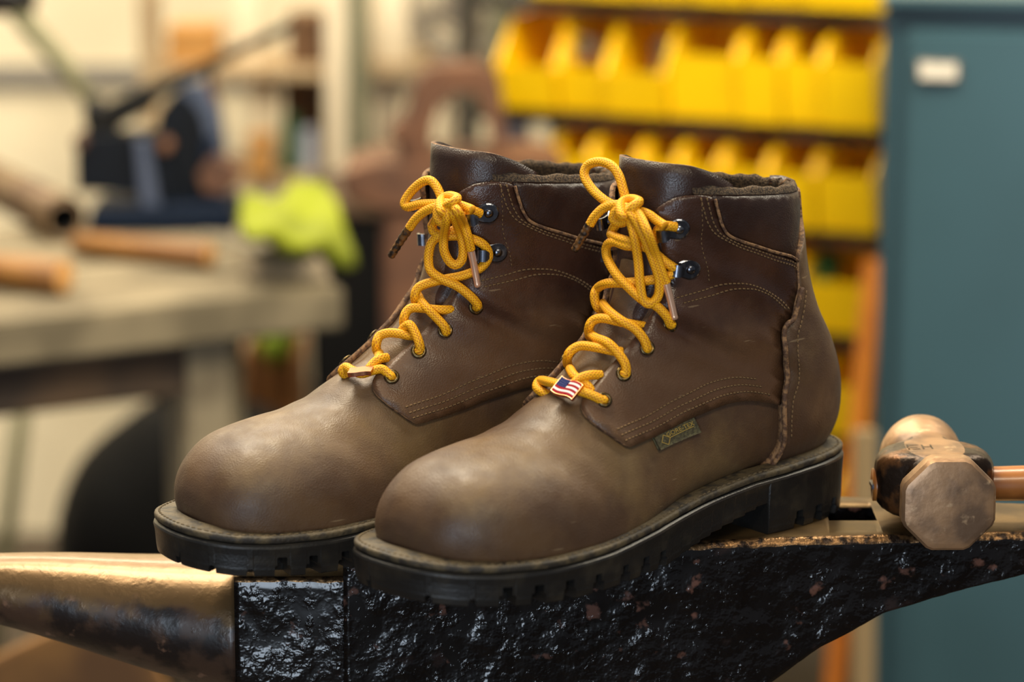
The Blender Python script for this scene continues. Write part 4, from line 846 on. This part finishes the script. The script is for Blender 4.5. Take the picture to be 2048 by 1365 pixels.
# ------------------------------------------------------------------ teal cabinet, orange plank, tan batten
M['teal'] = mat('teal_enamel', (50, 80, 90), .42, noise=(3, 3, (44, 72, 80), .4, .7)); M['ivory'] = mat('ivory_card', (214, 206, 190), .5)
M['orange'] = mat('orange_board', (196, 116, 16), .6, noise=(8, 5, (170, 94, 10), .4, .6)); M['tan'] = mat('tan_batten', (128, 108, 76), .7)
DC = 3.15; pL = at(1752, 700, DC); zc = at(1900, 12, DC).z
RC = math.radians(-10); cab = empty('steel_cabinet', (pL.x+.26*math.cos(RC)-.25*math.sin(RC), pL.y+.26*math.sin(RC)+.25*math.cos(RC), 0), RC, 'tall teal steel cabinet with an ivory label holder, right edge', 'cabinet')
W2, D2 = .52, .50
box('carcass', (0, .01, zc/2), (W2, D2-.02, zc), M['teal'], cab, bev=.006)
box('top', (0, 0, zc+.004), (W2+.006, D2+.004, .010), M['teal'], cab, bev=.003)
p = at(1893, 138, DC)
door = box('door', (.006, -D2/2+.008, zc/2-.005), (W2-.03, .022, zc-.035), M['teal'], cab, bev=.005)
lh = box('label_holder', ((p.x-cab.location.x)/math.cos(RC)+.035, -D2/2-.006, p.z), (.042, .004, .021), M['parts'], cab, bev=.001)
o = box('label_card', (0, -.0025, 0), (.036, .002, .015), M['ivory'], lh, bev=0)
for k, (pxt, pyt, pxb, pyb, D_, wd, th, m, nm, lb) in enumerate(((1752, 520, 1684, 1250, 3.50, .024, .018, 'orange', 'orange_board', 'narrow orange board leaning between the bins and the teal cabinet'), (1730, 860, 1726, 1345, 3.08, .022, .02, 'tan', 'wooden_batten', 'slim tan wooden batten standing against the teal cabinet'))):
    a = at(pxt, pyt, D_+(.08 if k == 0 else .02)); b = at(pxb, pyb, D_); d = (a-b).normalized(); ft = b-d*(b.z/d.z); L_ = (a-ft).length
    R = d.to_track_quat('Z', 'Y').to_matrix(); o = box(nm, (a+ft)/2, (wd, th, L_), M[m], R=R, bev=.002); tag(o, lb, 'board')

# ------------------------------------------------------------------ workbench
M['benchtop'] = mat('grey_bench_top', (122, 110, 86), .75, noise=(9, 6, (94, 84, 64), .4, .65), bump=(40, .3)); M['apron'] = mat('dark_bench_frame', (84, 64, 44), .7, noise=(10, 5, (52, 40, 30), .4, .65))
M['steel'] = mat('grey_painted_steel', (140, 128, 104), .6, noise=(8, 4, (96, 84, 66), .45, .7)); M['blk'] = mat('black_steel', (13, 12, 11), .7, spec=.2)
ZBN = .735
def onz(px, py, z):
    a = at(px, py, 1.); d = a-CAMP; return CAMP+d*((z-CAMP.z)/d.z)
e0, e1 = onz(0, 648, ZBN), onz(690, 575, ZBN); UB = (e1-e0).normalized(); NB = Vector((-UB.y, UB.x, 0)); YB_ = math.atan2(UB.y, UB.x); RB_ = Matrix.Rotation(YB_, 3, 'Z')
E0 = e0-UB*.55; LB_ = (e1-E0).length; DPB = .52
bench = empty('workbench', tuple((E0+UB*LB_/2+NB*DPB/2).to_tuple()[:2])+(0,), 0, 'heavy grey workbench with tools on top, left of the boots', 'workbench')
def B_(o): o.parent = bench; o.matrix_parent_inverse = Matrix.Translation(-Vector(bench.location)); return o
def bp(u, v, z): q = E0+UB*u+NB*v; return Vector((q.x, q.y, z))
for k in range(4):
    B_(box('top_plank', bp(LB_/2, DPB*(k+.5)/4, ZBN-.0225), (LB_, DPB/4-.002, .045), M['benchtop'], R=RB_, bev=.004))
B_(box('apron', bp(LB_/2-.06, .05, ZBN-.075), (LB_-.16, .03, .06), M['apron'], R=RB_, bev=.003)); B_(box('apron', bp(LB_/2, DPB-.05, ZBN-.075), (LB_-.1, .03, .06), M['apron'], R=RB_, bev=.003))
ul = LB_-.145
for u, v in ((ul, .06), (.08, .06), (ul+.10, .25), (.08, DPB-.07)): B_(box('leg', bp(u, v, (ZBN-.045)/2), (.055, .055, ZBN-.045), M['steel'], R=RB_, bev=.004))
# black side stand right of the bench
q = at(690, 640, 4.15); bs = box('black_stand', (q.x+.05, q.y+.1, .335), (.19, .24, .67), M['blk'], bev=.006)
bs_top = box('stand_top', (0, 0, .345), (.21, .26, .02), M['apron'], bs, bev=.004); tag(bs, 'black machine stand between the workbench and the rear boot', 'stand')

# ------------------------------------------------------------------ things on the bench
M['pipe'] = mat('rusty_pipe', (118, 96, 70), .55, .3, noise=(14, 5, (84, 62, 46), .4, .65)); M['wood'] = mat('orange_wood', (138, 94, 40), .55, noise=(12, 5, (112, 72, 28), .4, .65)); M['woodend'] = mat('pale_end_grain', (186, 136, 76), .7)
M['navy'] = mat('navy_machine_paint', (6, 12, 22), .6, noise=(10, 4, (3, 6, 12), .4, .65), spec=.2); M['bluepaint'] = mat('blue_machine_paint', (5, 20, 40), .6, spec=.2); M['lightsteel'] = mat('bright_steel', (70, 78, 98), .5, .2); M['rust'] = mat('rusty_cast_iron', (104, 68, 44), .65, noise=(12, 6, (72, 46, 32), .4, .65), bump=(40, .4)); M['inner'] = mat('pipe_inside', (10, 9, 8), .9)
def seatz(px, py, r): # centre of a round thing lying on the bench, seen at px,py
    return onz(px, py, ZBN+r)
def pipe(a, b, r, ri):
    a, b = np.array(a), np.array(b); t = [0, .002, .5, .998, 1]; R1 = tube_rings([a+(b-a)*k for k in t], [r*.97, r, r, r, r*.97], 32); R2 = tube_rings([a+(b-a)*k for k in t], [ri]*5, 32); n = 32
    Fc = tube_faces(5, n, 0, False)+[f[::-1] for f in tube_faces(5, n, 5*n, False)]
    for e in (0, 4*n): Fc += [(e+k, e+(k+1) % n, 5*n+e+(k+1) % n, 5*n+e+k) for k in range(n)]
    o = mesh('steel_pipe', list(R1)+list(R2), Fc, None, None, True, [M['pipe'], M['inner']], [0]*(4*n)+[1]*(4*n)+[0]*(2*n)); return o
r = .0262; a = seatz(128, 437, r); b = a+(onz(-40, 352, ZBN+r)-a).normalized()*.42; o = pipe(a, b, r, .0185); tag(o, 'short rusty steel pipe lying on the workbench, its dark bore facing the camera', 'pipe')
for (p0, p1, r, lb) in (((420, 512), (150, 486), .0145, 'orange wooden handle lying on the bench beneath the blue machine'), ((128, 556), (-120, 528), .0185, 'thick orange wooden handle on the front left of the workbench')):
    a = seatz(*p0, r); b = onz(p1[0], p1[1], ZBN+r); b = a+(b-a).normalized()*max(.16, (b-a).length); hw = rod('wooden_dowel', a, b, r, M['wood'], None, 24, r*.85)
    a_ = np.array(a); d = np.array((b-a).normalized()); rod('end_grain', a_-d*.0012, a_+d*.0006, r*.86, M['woodend'], hw, 24); tag(hw, lb, 'handle', 'wooden tool handles on the bench')
# blue lever shear
D0 = 3.36; sb = seatz(320, 452, 0); D0 = sb.y-CAMP.y
sh = empty('lever_shear', (sb.x, sb.y, ZBN), 0, 'dark blue bench shear with a long black lever, on the workbench', 'machine')
def L_(px, py, dy=0.): q = at(px, py, D0+dy); return Vector((q.x-sb.x, q.y-sb.y, q.z-ZBN))
def plate(name, pts, y0, y1, m, par):
    P = [L_(*p) for p in pts]; bm = bmesh.new(); f = [bm.verts.new((p.x, y0, p.z)) for p in P]; g = [bm.verts.new((p.x, y1, p.z)) for p in P]
    bm.faces.new(f); bm.faces.new(g[::-1])
    for i in range(len(P)): bm.faces.new([f[i], g[i], g[(i+1) % len(P)], f[(i+1) % len(P)]])
    bmesh.ops.bevel(bm, geom=bm.edges[:], offset=.0015, segments=1, affect='EDGES'); return frombm(name, bm, m, par)
plate('foot', [(190, 405), (470, 398), (475, 450), (185, 450)], -.05, .06, M['bluepaint'], sh)
plate('body_casting', [(155, 290), (170, 265), (335, 262), (345, 370), (335, 410), (280, 415), (275, 382), (157, 378)], -.02, .025, M['navy'], sh)
plate('quadrant', [(315, 425), (305, 300), (318, 225), (345, 190), (375, 192), (402, 228), (418, 290), (424, 410)], -.005, .03, M['navy'], sh)
plate('outer_guard', [(345, 196), (372, 168), (410, 172), (436, 220), (446, 300), (448, 405), (424, 408), (418, 300), (400, 230), (372, 198)], .005, .045, M['lightsteel'], sh)
plate('side_cover', [(405, 275), (432, 270), (436, 330), (408, 330)], -.012, .004, M['bluepaint'], sh)
plate('blade_guide', [(276, 270), (300, 268), (330, 432), (290, 432)], -.032, -.022, M['lightsteel'], sh)
plate('knuckle', [(398, 345), (425, 305), (470, 325), (485, 350), (455, 385), (410, 380)], -.02, .03, M['rust'], sh)
plate('link', [(410, 130), (425, 128), (448, 330), (430, 335)], .01, .022, M['rust'], sh)
a, b = L_(172, 246), L_(590, 48); tube('lever', [a+(b-a)*t for t in np.linspace(0, 1, 8)], [.010, .010, .011, .008, .0065, .0065, .006, .006], M['blk'], sh, 12)
plate('lever_boss', [(172, 262), (180, 235), (270, 185), (300, 180), (310, 215), (260, 240), (220, 268)], -.012, .02, M['blk'], sh)
for px, py in ((335, 285), (165, 278)): rod('bolt', L_(px, py)+Vector((0, -.03, 0)), L_(px, py)+Vector((0, .02, 0)), .008, M['rust'], sh, 10)

# ------------------------------------------------------------------ hi-vis vest hanging off the bench end, bag and jug below
M['hivis'] = mat('fluorescent_yellow_cloth', (124, 132, 0), .85, noise=(9, 3, (98, 106, 0), .4, .7)); M['jug'] = mat('white_plastic_jug', (206, 196, 184), .5); M['carton'] = mat('brown_carton', (132, 88, 44), .85)
V = []; nu, nv = 26, 22
c00, c10, c11, c01 = onz(478, 400, ZBN+.05), onz(640, 350, ZBN+.08), at(715, 500, 3.42), at(500, 470, 3.25)
for i in range(nu+1):
    for j in range(nv+1):
        a, b = i/nu, j/nv; p = (c00*(1-a)+c10*a)*(1-b)+(c01*(1-a)+c11*a)*b
        sag = .03*math.sin(a*math.pi)*(1-b)*.5; V.append((p.x, p.y+.008*math.sin(a*13+b*5)+.004*math.sin(b*17), p.z+.006*math.sin(a*11+b*7)-sag*.3+(.012*math.sin(a*5) if j == nv else 0)))
Fc = [(i*(nv+1)+j, i*(nv+1)+j+1, (i+1)*(nv+1)+j+1, (i+1)*(nv+1)+j) for i in range(nu) for j in range(nv)]
o = mesh('safety_vest', V, Fc, M['hivis']); q = o.modifiers.new('t', 'SOLIDIFY'); q.thickness = .012; tag(o, 'fluorescent yellow safety vest bunched on the end of the workbench', 'vest')
M['greyrag'] = mat('grey_cloth', (132, 118, 96), .9, noise=(14, 4, (104, 92, 74), .4, .65))
V = []; nu, nv = 20, 10
for i in range(nu+1):
    for j in range(nv+1):
        a, b = i/nu, j/nv; p = onz(490+165*a, 566-22*b+a*2, ZBN); env = math.sin(a*math.pi)**.5*math.sin(b*math.pi)**.6; V.append((p.x, p.y, ZBN+.002+.030*env+.006*env*math.sin(a*19+b*9)))
o = mesh('shop_rag', V, [(i*(nv+1)+j, i*(nv+1)+j+1, (i+1)*(nv+1)+j+1, (i+1)*(nv+1)+j) for i in range(nu) for j in range(nv)], M['greyrag']); q = o.modifiers.new('t', 'SOLIDIFY'); q.thickness = .003; tag(o, 'grey shop rag crumpled on the bench in front of the yellow vest', 'rag')
M['greenbag'] = mat('green_yellow_bag', (134, 152, 10), .8, noise=(14, 3, (96, 116, 8), .4, .65))
q = at(543, 880, 4.35)
ct = empty('carton', (q.x, q.y+.08, 0), 0, 'brown open carton on the floor beyond the workbench leg', 'carton')
hC = at(543, 700, 4.4).z
for nm, c, s in (('carton_side', (-.038, 0, hC/2), (.006, .16, hC)), ('carton_side', (.038, 0, hC/2), (.006, .16, hC)), ('carton_back', (0, .077, hC/2), (.076, .006, hC)), ('carton_front', (0, -.077, .04), (.076, .006, .08)), ('carton_base', (0, 0, .003), (.07, .15, .006))): box(nm, c, s, M['carton'], ct, bev=.001)
jz = at(550, 860, 4.3).z
o = lathe('plastic_jug', [(.019, 0), (.023, .006), (.024, max(.12, hC*.55)), (.020, max(.14, hC*.62)), (.010, max(.16, hC*.70)), (.010, max(.17, hC*.73)), (.001, max(.171, hC*.732))], M['jug'], n=24); o.location = (q.x+.004, q.y+.03, .0065); tag(o, 'white plastic jug standing in the brown carton', 'jug')
bm = bmesh.new(); bmesh.ops.create_icosphere(bm, subdivisions=4, radius=1)
for v in bm.verts: n_ = mnoise.noise(v.co*2.2); v.co = Vector((v.co.x*.024, v.co.y*.045, v.co.z*.036))*(1+.22*n_)
o = frombm('cloth_bag', bm, M['greenbag'], smooth=True); o.location = (q.x+.002, q.y+.10, hC+.004); tag(o, 'green and yellow cloth bundle poking out of the brown carton', 'bag')
# black rounded bag and poles at the left
M['blackbag'] = mat('black_leather_bag', (9, 8, 7), .8, noise=(6, 4, (22, 18, 15), .45, .7), bump=(30, .3), spec=.2); M['pole'] = mat('olive_grey_pole', (128, 124, 92), .6); M['ochre'] = mat('ochre_board', (120, 84, 40), .7, noise=(10, 4, (84, 56, 26), .4, .65)); M['pale'] = mat('pale_crate_wood', (170, 158, 140), .7)
cB = at(375, 1040, 3.85); top = at(375, 850, 3.85).z
bm = bmesh.new(); bmesh.ops.create_uvsphere(bm, u_segments=40, v_segments=24, radius=1)
for v in bm.verts:
    c_ = v.co; k = 1+.05*mnoise.noise(c_*2.0); z = c_.z
    v.co = Vector((math.copysign(abs(c_.x)**.95, c_.x)*.185*k, math.copysign(abs(c_.y)**.8, c_.y)*.13*k, (math.copysign(abs(z)**.9, z))*top/2*k))
o = frombm('duffel_bag', bm, M['blackbag'], smooth=True); o.location = (cB.x, cB.y+.13, top/2+.004)
hb = [(-.05, 0, top/2*.93), (-.04, -.02, top/2*1.02), (0, -.03, top/2*1.08), (.05, -.02, top/2*1.02), (.06, 0, top/2*.93)]
tube('carry_handle', crom(hb, 20), .008, M['blackbag'], o, 10); tag(o, 'rounded black leather bag on the floor under the workbench', 'bag')
a, b = at(55, 735, 4.3), at(8, 1120, 4.3); d = (a-b).normalized(); ft = b-d*(b.z/d.z); tp = a+d*.10
st_ = tag(rod('prop_pole', ft, tp, .012, M['pole'], None, 14), 'slim olive-grey pole leaning under the bench at the left edge', 'pole')
M['lampshade'] = mat('black_lamp_shade', (22, 18, 18), .5)
lp = onz(300, 418, ZBN)
lamp = empty('desk_lamp', (lp.x, lp.y, ZBN), 0, 'olive jointed lamp arm with a black head, top left corner', 'lamp')
def LL(px, py, d=0.): q = at(px, py, lp.y-CAMP.y+d); return Vector((q.x-lp.x, q.y-lp.y, q.z-ZBN))
lathe('lamp_base', [(.03, 0), (.03, .008), (.012, .014), (.008, .03)], M['lampshade'], lamp, 24)
tube('lower_arm', [Vector((0, 0, .015)), LL(212, 330), LL(190, 215)], .006, M['pole'], lamp, 10)
tube('upper_arm', [LL(190, 215), LL(120, 120), LL(60, 55), LL(35, 20)], [.009, .012, .013, .013], M['pole'], lamp, 12)
for k in range(1): rod('elbow_joint', LL(190, 215)+Vector((0, -.012, 0)), LL(190, 215)+Vector((0, .012, 0)), .013, M['lampshade'], lamp, 14)
P = [LL(70, 8), LL(30, -5), LL(-30, -20), LL(-80, -32)]; tube('lamp_head', P, [.014, .022, .034, .040], M['lampshade'], lamp, 20)
# ochre board and pale crate at the lower left, on the floor in front of the bench
a = at(0, 1262, 2.75); b = at(230, 1365, 2.75)
o = box('leaning_board', ((a.x+b.x)/2-.09, 2.75-1.8+.02, (a.z+b.z)/2-.11), (.40, .024, .16), M['ochre'], R=Matrix.Rotation(-math.atan2(b.z-a.z, a.x-b.x)*1.0+math.pi, 3, 'Y'), bev=.003)
# ------------------------------------------------------------------ things behind the bench, along the back wall
M['carton2'] = mat('tan_carton', (180, 130, 66), .8); M['brownbox'] = mat('brown_wooden_box', (116, 82, 46), .75, noise=(10, 4, (86, 58, 32), .4, .65)); M['creamtube'] = mat('cream_tube', (222, 206, 176), .6); M['greypole'] = mat('grey_green_post', (112, 110, 84), .6); M['fan'] = mat('grey_fan_steel', (150, 142, 130), .4, .4); M['green'] = mat('green_plastic', (26, 84, 50), .5); M['bluewhite'] = mat('pale_blue_bottle', (170, 176, 190), .4)
DW = 4.55
M['rackwood'] = mat('rack_wood', (176, 152, 116), .75, noise=(8, 4, (146, 122, 90), .4, .65))
zr = at(500, 205, DW).z; zr2 = at(600, 352, DW).z
rk0, rk1 = at(300, 300, DW), at(1010, 300, DW)
rack = empty('wall_rack', ((rk0.x+rk1.x)/2, DW-1.8, 0), 0, 'pale two-tier rack of posts along the back wall, behind the bench', 'rack')
LX = rk1.x-rk0.x
for z in (zr2-.009, at(500, 132, DW).z-.009): box('rack_shelf', (0, .10, z), (LX, .22, .018), M['rackwood'], rack, bev=.002)
for px, m in ((676, 'creamtube'), (720, 'greypole'), (310, 'rackwood'), (1000, 'greypole')):
    p = at(px, 300, DW); box('post', (p.x-rack.location.x, -.02, .60), (.030, .03, 1.20), M[m], rack, bev=.003)
z1 = at(500, 132, DW).z
def onrack(nm, px0, px1, pyt, pyb_z, m, lb, cat, dep=.10, kind='box', yoff=.06):
    a, b = at(px0, pyt, DW), at(px1, pyt, DW); h = a.z-pyb_z; c = ((a.x+b.x)/2, DW-1.8+yoff, pyb_z)
    if kind == 'box':
        o = empty(nm, c, 0, lb, cat); w_ = b.x-a.x; box('carton_body', (0, 0, h/2), (w_, dep, h-.001), M[m], o, bev=.003); box('lid', (0, 0, h-.004), (w_+.004, dep+.004, .012), M[m], o, bev=.002)
    else:
        r = (b.x-a.x)/2; o = lathe(nm, [(r*.97, 0), (r, .004), (r, h*.80), (r*.92, h*.86), (r*.92, h-.004), (r*.86, h)], M[m], n=28); o.location = c; tag(o, lb, cat)
    return o
onrack('cardboard_box', 332, 432, 62, z1, 'carton2', 'tan cardboard box on the top shelf of the rack, above the blue shear', 'box')
onrack('wooden_box', 575, 655, 38, z1, 'brownbox', 'tall brown wooden box on the top rack shelf', 'box')
onrack('paper_roll', 735, 832, -30, z1, 'creamtube', 'thick cream paper roll standing on the top rack shelf', 'roll', kind='cyl')
onrack('paper_roll', 455, 520, -30, z1, 'creamtube', 'cream paper roll on the top rack shelf above the end of the black lever', 'roll', kind='cyl')
onrack('wooden_box', 555, 650, 140, zr2, 'brownbox', 'brown wooden box on the lower rack shelf behind the vest', 'box', dep=.08, yoff=.14)
onrack('cardboard_tube', 497, 552, 165, zr2, 'creamtube', 'cream cardboard tube standing on the lower rack shelf left of the green bottle', 'tube', kind='cyl')
onrack('wooden_mallet_head', 500, 545, 270, zr2, 'carton2', 'tan wooden block in front of the cream cardboard tube', 'block', dep=.04, yoff=-.005)
onrack('spray_bottle', 562, 592, 235, zr2, 'green', 'dark green bottle on the lower rack shelf', 'bottle', kind='cyl', yoff=.03)
onrack('spray_bottle', 598, 632, 262, zr2, 'bluewhite', 'pale blue-white bottle beside the dark green bottle', 'bottle', kind='cyl', yoff=.03)
onrack('cardboard_tube', 745, 800, 170, zr2, 'creamtube', 'cream cardboard tube standing on the lower rack shelf right of the grey post', 'tube', kind='cyl')
onrack('cardboard_tube', 884, 936, 205, zr2, 'creamtube', 'cream cardboard tube behind the opening of the rusty press', 'tube', kind='cyl')
# fan hung on the wall
fc = at(925, 5, 4.6)
fan = empty('wall_fan', tuple(fc), 0, 'round grey wire-guarded fan on the back wall, top centre', 'fan')
def ring_tube(nm, R, r, y, m, n=48):
    P = [(R*math.cos(a), y, R*math.sin(a)) for a in np.linspace(0, 2*math.pi, n+1)[:-1]]; V = []
    for i, p in enumerate(P):
        a = 2*math.pi*i/n
        for k in range(6): b = 2*math.pi*k/6; V.append(((R+r*math.cos(b))*math.cos(a), y+r*math.sin(b), (R+r*math.cos(b))*math.sin(a)))
    mesh(nm, V, [(i*6+k, ((i+1) % n)*6+k, ((i+1) % n)*6+(k+1) % 6, i*6+(k+1) % 6) for i in range(n) for k in range(6)], M[m], fan)
for R_ in (.075, .060, .045, .030): ring_tube('guard_ring', R_, .0028, -.03, 'fan')
ring_tube('rim', .078, .010, 0, 'fan')
for k in range(4):
    a = k*math.pi/2+.4; V = []
    for i in range(7):
        r = .012+.055*i/6; wd = .10+.45*math.sin(i/6*math.pi*.8); 
        for s in (-1, 1): V.append((r*math.cos(a+s*wd*.6), .008*s, r*math.sin(a+s*wd*.6)))
    o = mesh('blade', V, [(2*i, 2*i+1, 2*i+3, 2*i+2) for i in range(6)], M['fan'], fan); q = o.modifiers.new('t', 'SOLIDIFY'); q.thickness = .002
rod('hub', (0, -.02, 0), (0, .05, 0), .014, M['fan'], fan); box('wall_bracket', (0, .11, -.02), (.03, .14, .03), M['fan'], fan, bev=.002); box('mount_plate', (0, .30, -.02), (.06, .30, .06), M['fan'], fan, bev=.002)
# rusty C-frame press behind the rear boot, on its own pedestal
DP = 3.68; pz = at(900, 440, DP); pr_ = empty('rusty_press', (pz.x, pz.y+.05, 0), 0, 'rusty brown C-frame press on a pedestal, behind the rear boot', 'press')
def PP(px, py): q = at(px, py, DP); return (q.x-pz.x, q.z)
def pplate(name, pts, y0, y1, m):
    P = [PP(*p) for p in pts]; bm = bmesh.new(); f = [bm.verts.new((x, y0, z)) for x, z in P]; g = [bm.verts.new((x, y1, z)) for x, z in P]; bm.faces.new(f); bm.faces.new(g[::-1])
    for i in range(len(P)): bm.faces.new([f[i], g[i], g[(i+1) % len(P)], f[(i+1) % len(P)]])
    bmesh.ops.bevel(bm, geom=bm.edges[:], offset=.004, segments=2, affect='EDGES'); return frombm(name, bm, M[m], pr_)
pplate('c_frame', [(800, 330), (790, 285), (812, 225), (828, 170), (860, 142), (960, 138), (995, 160), (1005, 215), (1010, 330), (985, 330), (975, 215), (955, 185), (905, 183), (872, 215), (862, 262), (858, 330)], -.03, .05, 'rust')
pplate('bed', [(680, 350), (740, 328), (1080, 318), (1125, 335), (1135, 395), (1080, 420), (760, 420), (690, 395)], -.06, .10, 'rust')
pplate('ram', [(775, 262), (800, 245), (826, 255), (820, 290), (786, 292)], -.045, .03, 'rust')
zb_ = PP(900, 412)[1]; box('pedestal', (0, .03, zb_/2), (.16, .16, zb_), M['rust'], pr_, bev=.008); box('pedestal_foot', (0, .03, .015), (.26, .26, .03), M['rust'], pr_, bev=.006)
M['bluegrey'] = mat('blue_grey_sheet', (118, 116, 128), .5, .3)
p0, p1 = at(1000, 260, 4.25), at(1062, 260, 4.25); zt = at(1030, 110, 4.25).z
o = box('sheet_stack', ((p0.x+p1.x)/2, p0.y+.03, zt/2), (p1.x-p0.x, .05, zt), M['bluegrey'], bev=.003); box('sheet', (.004, -.03, -.01), (p1.x-p0.x-.01, .006, zt-.03), M['bluegrey'], o, bev=.001); tag(o, 'upright blue-grey metal sheets between the rusty press and the yellow bins', 'sheet metal')
tag(bpy.data.objects['leaning_board'], 'ochre wooden board end, blurred in the lower left corner below the horn', 'board')
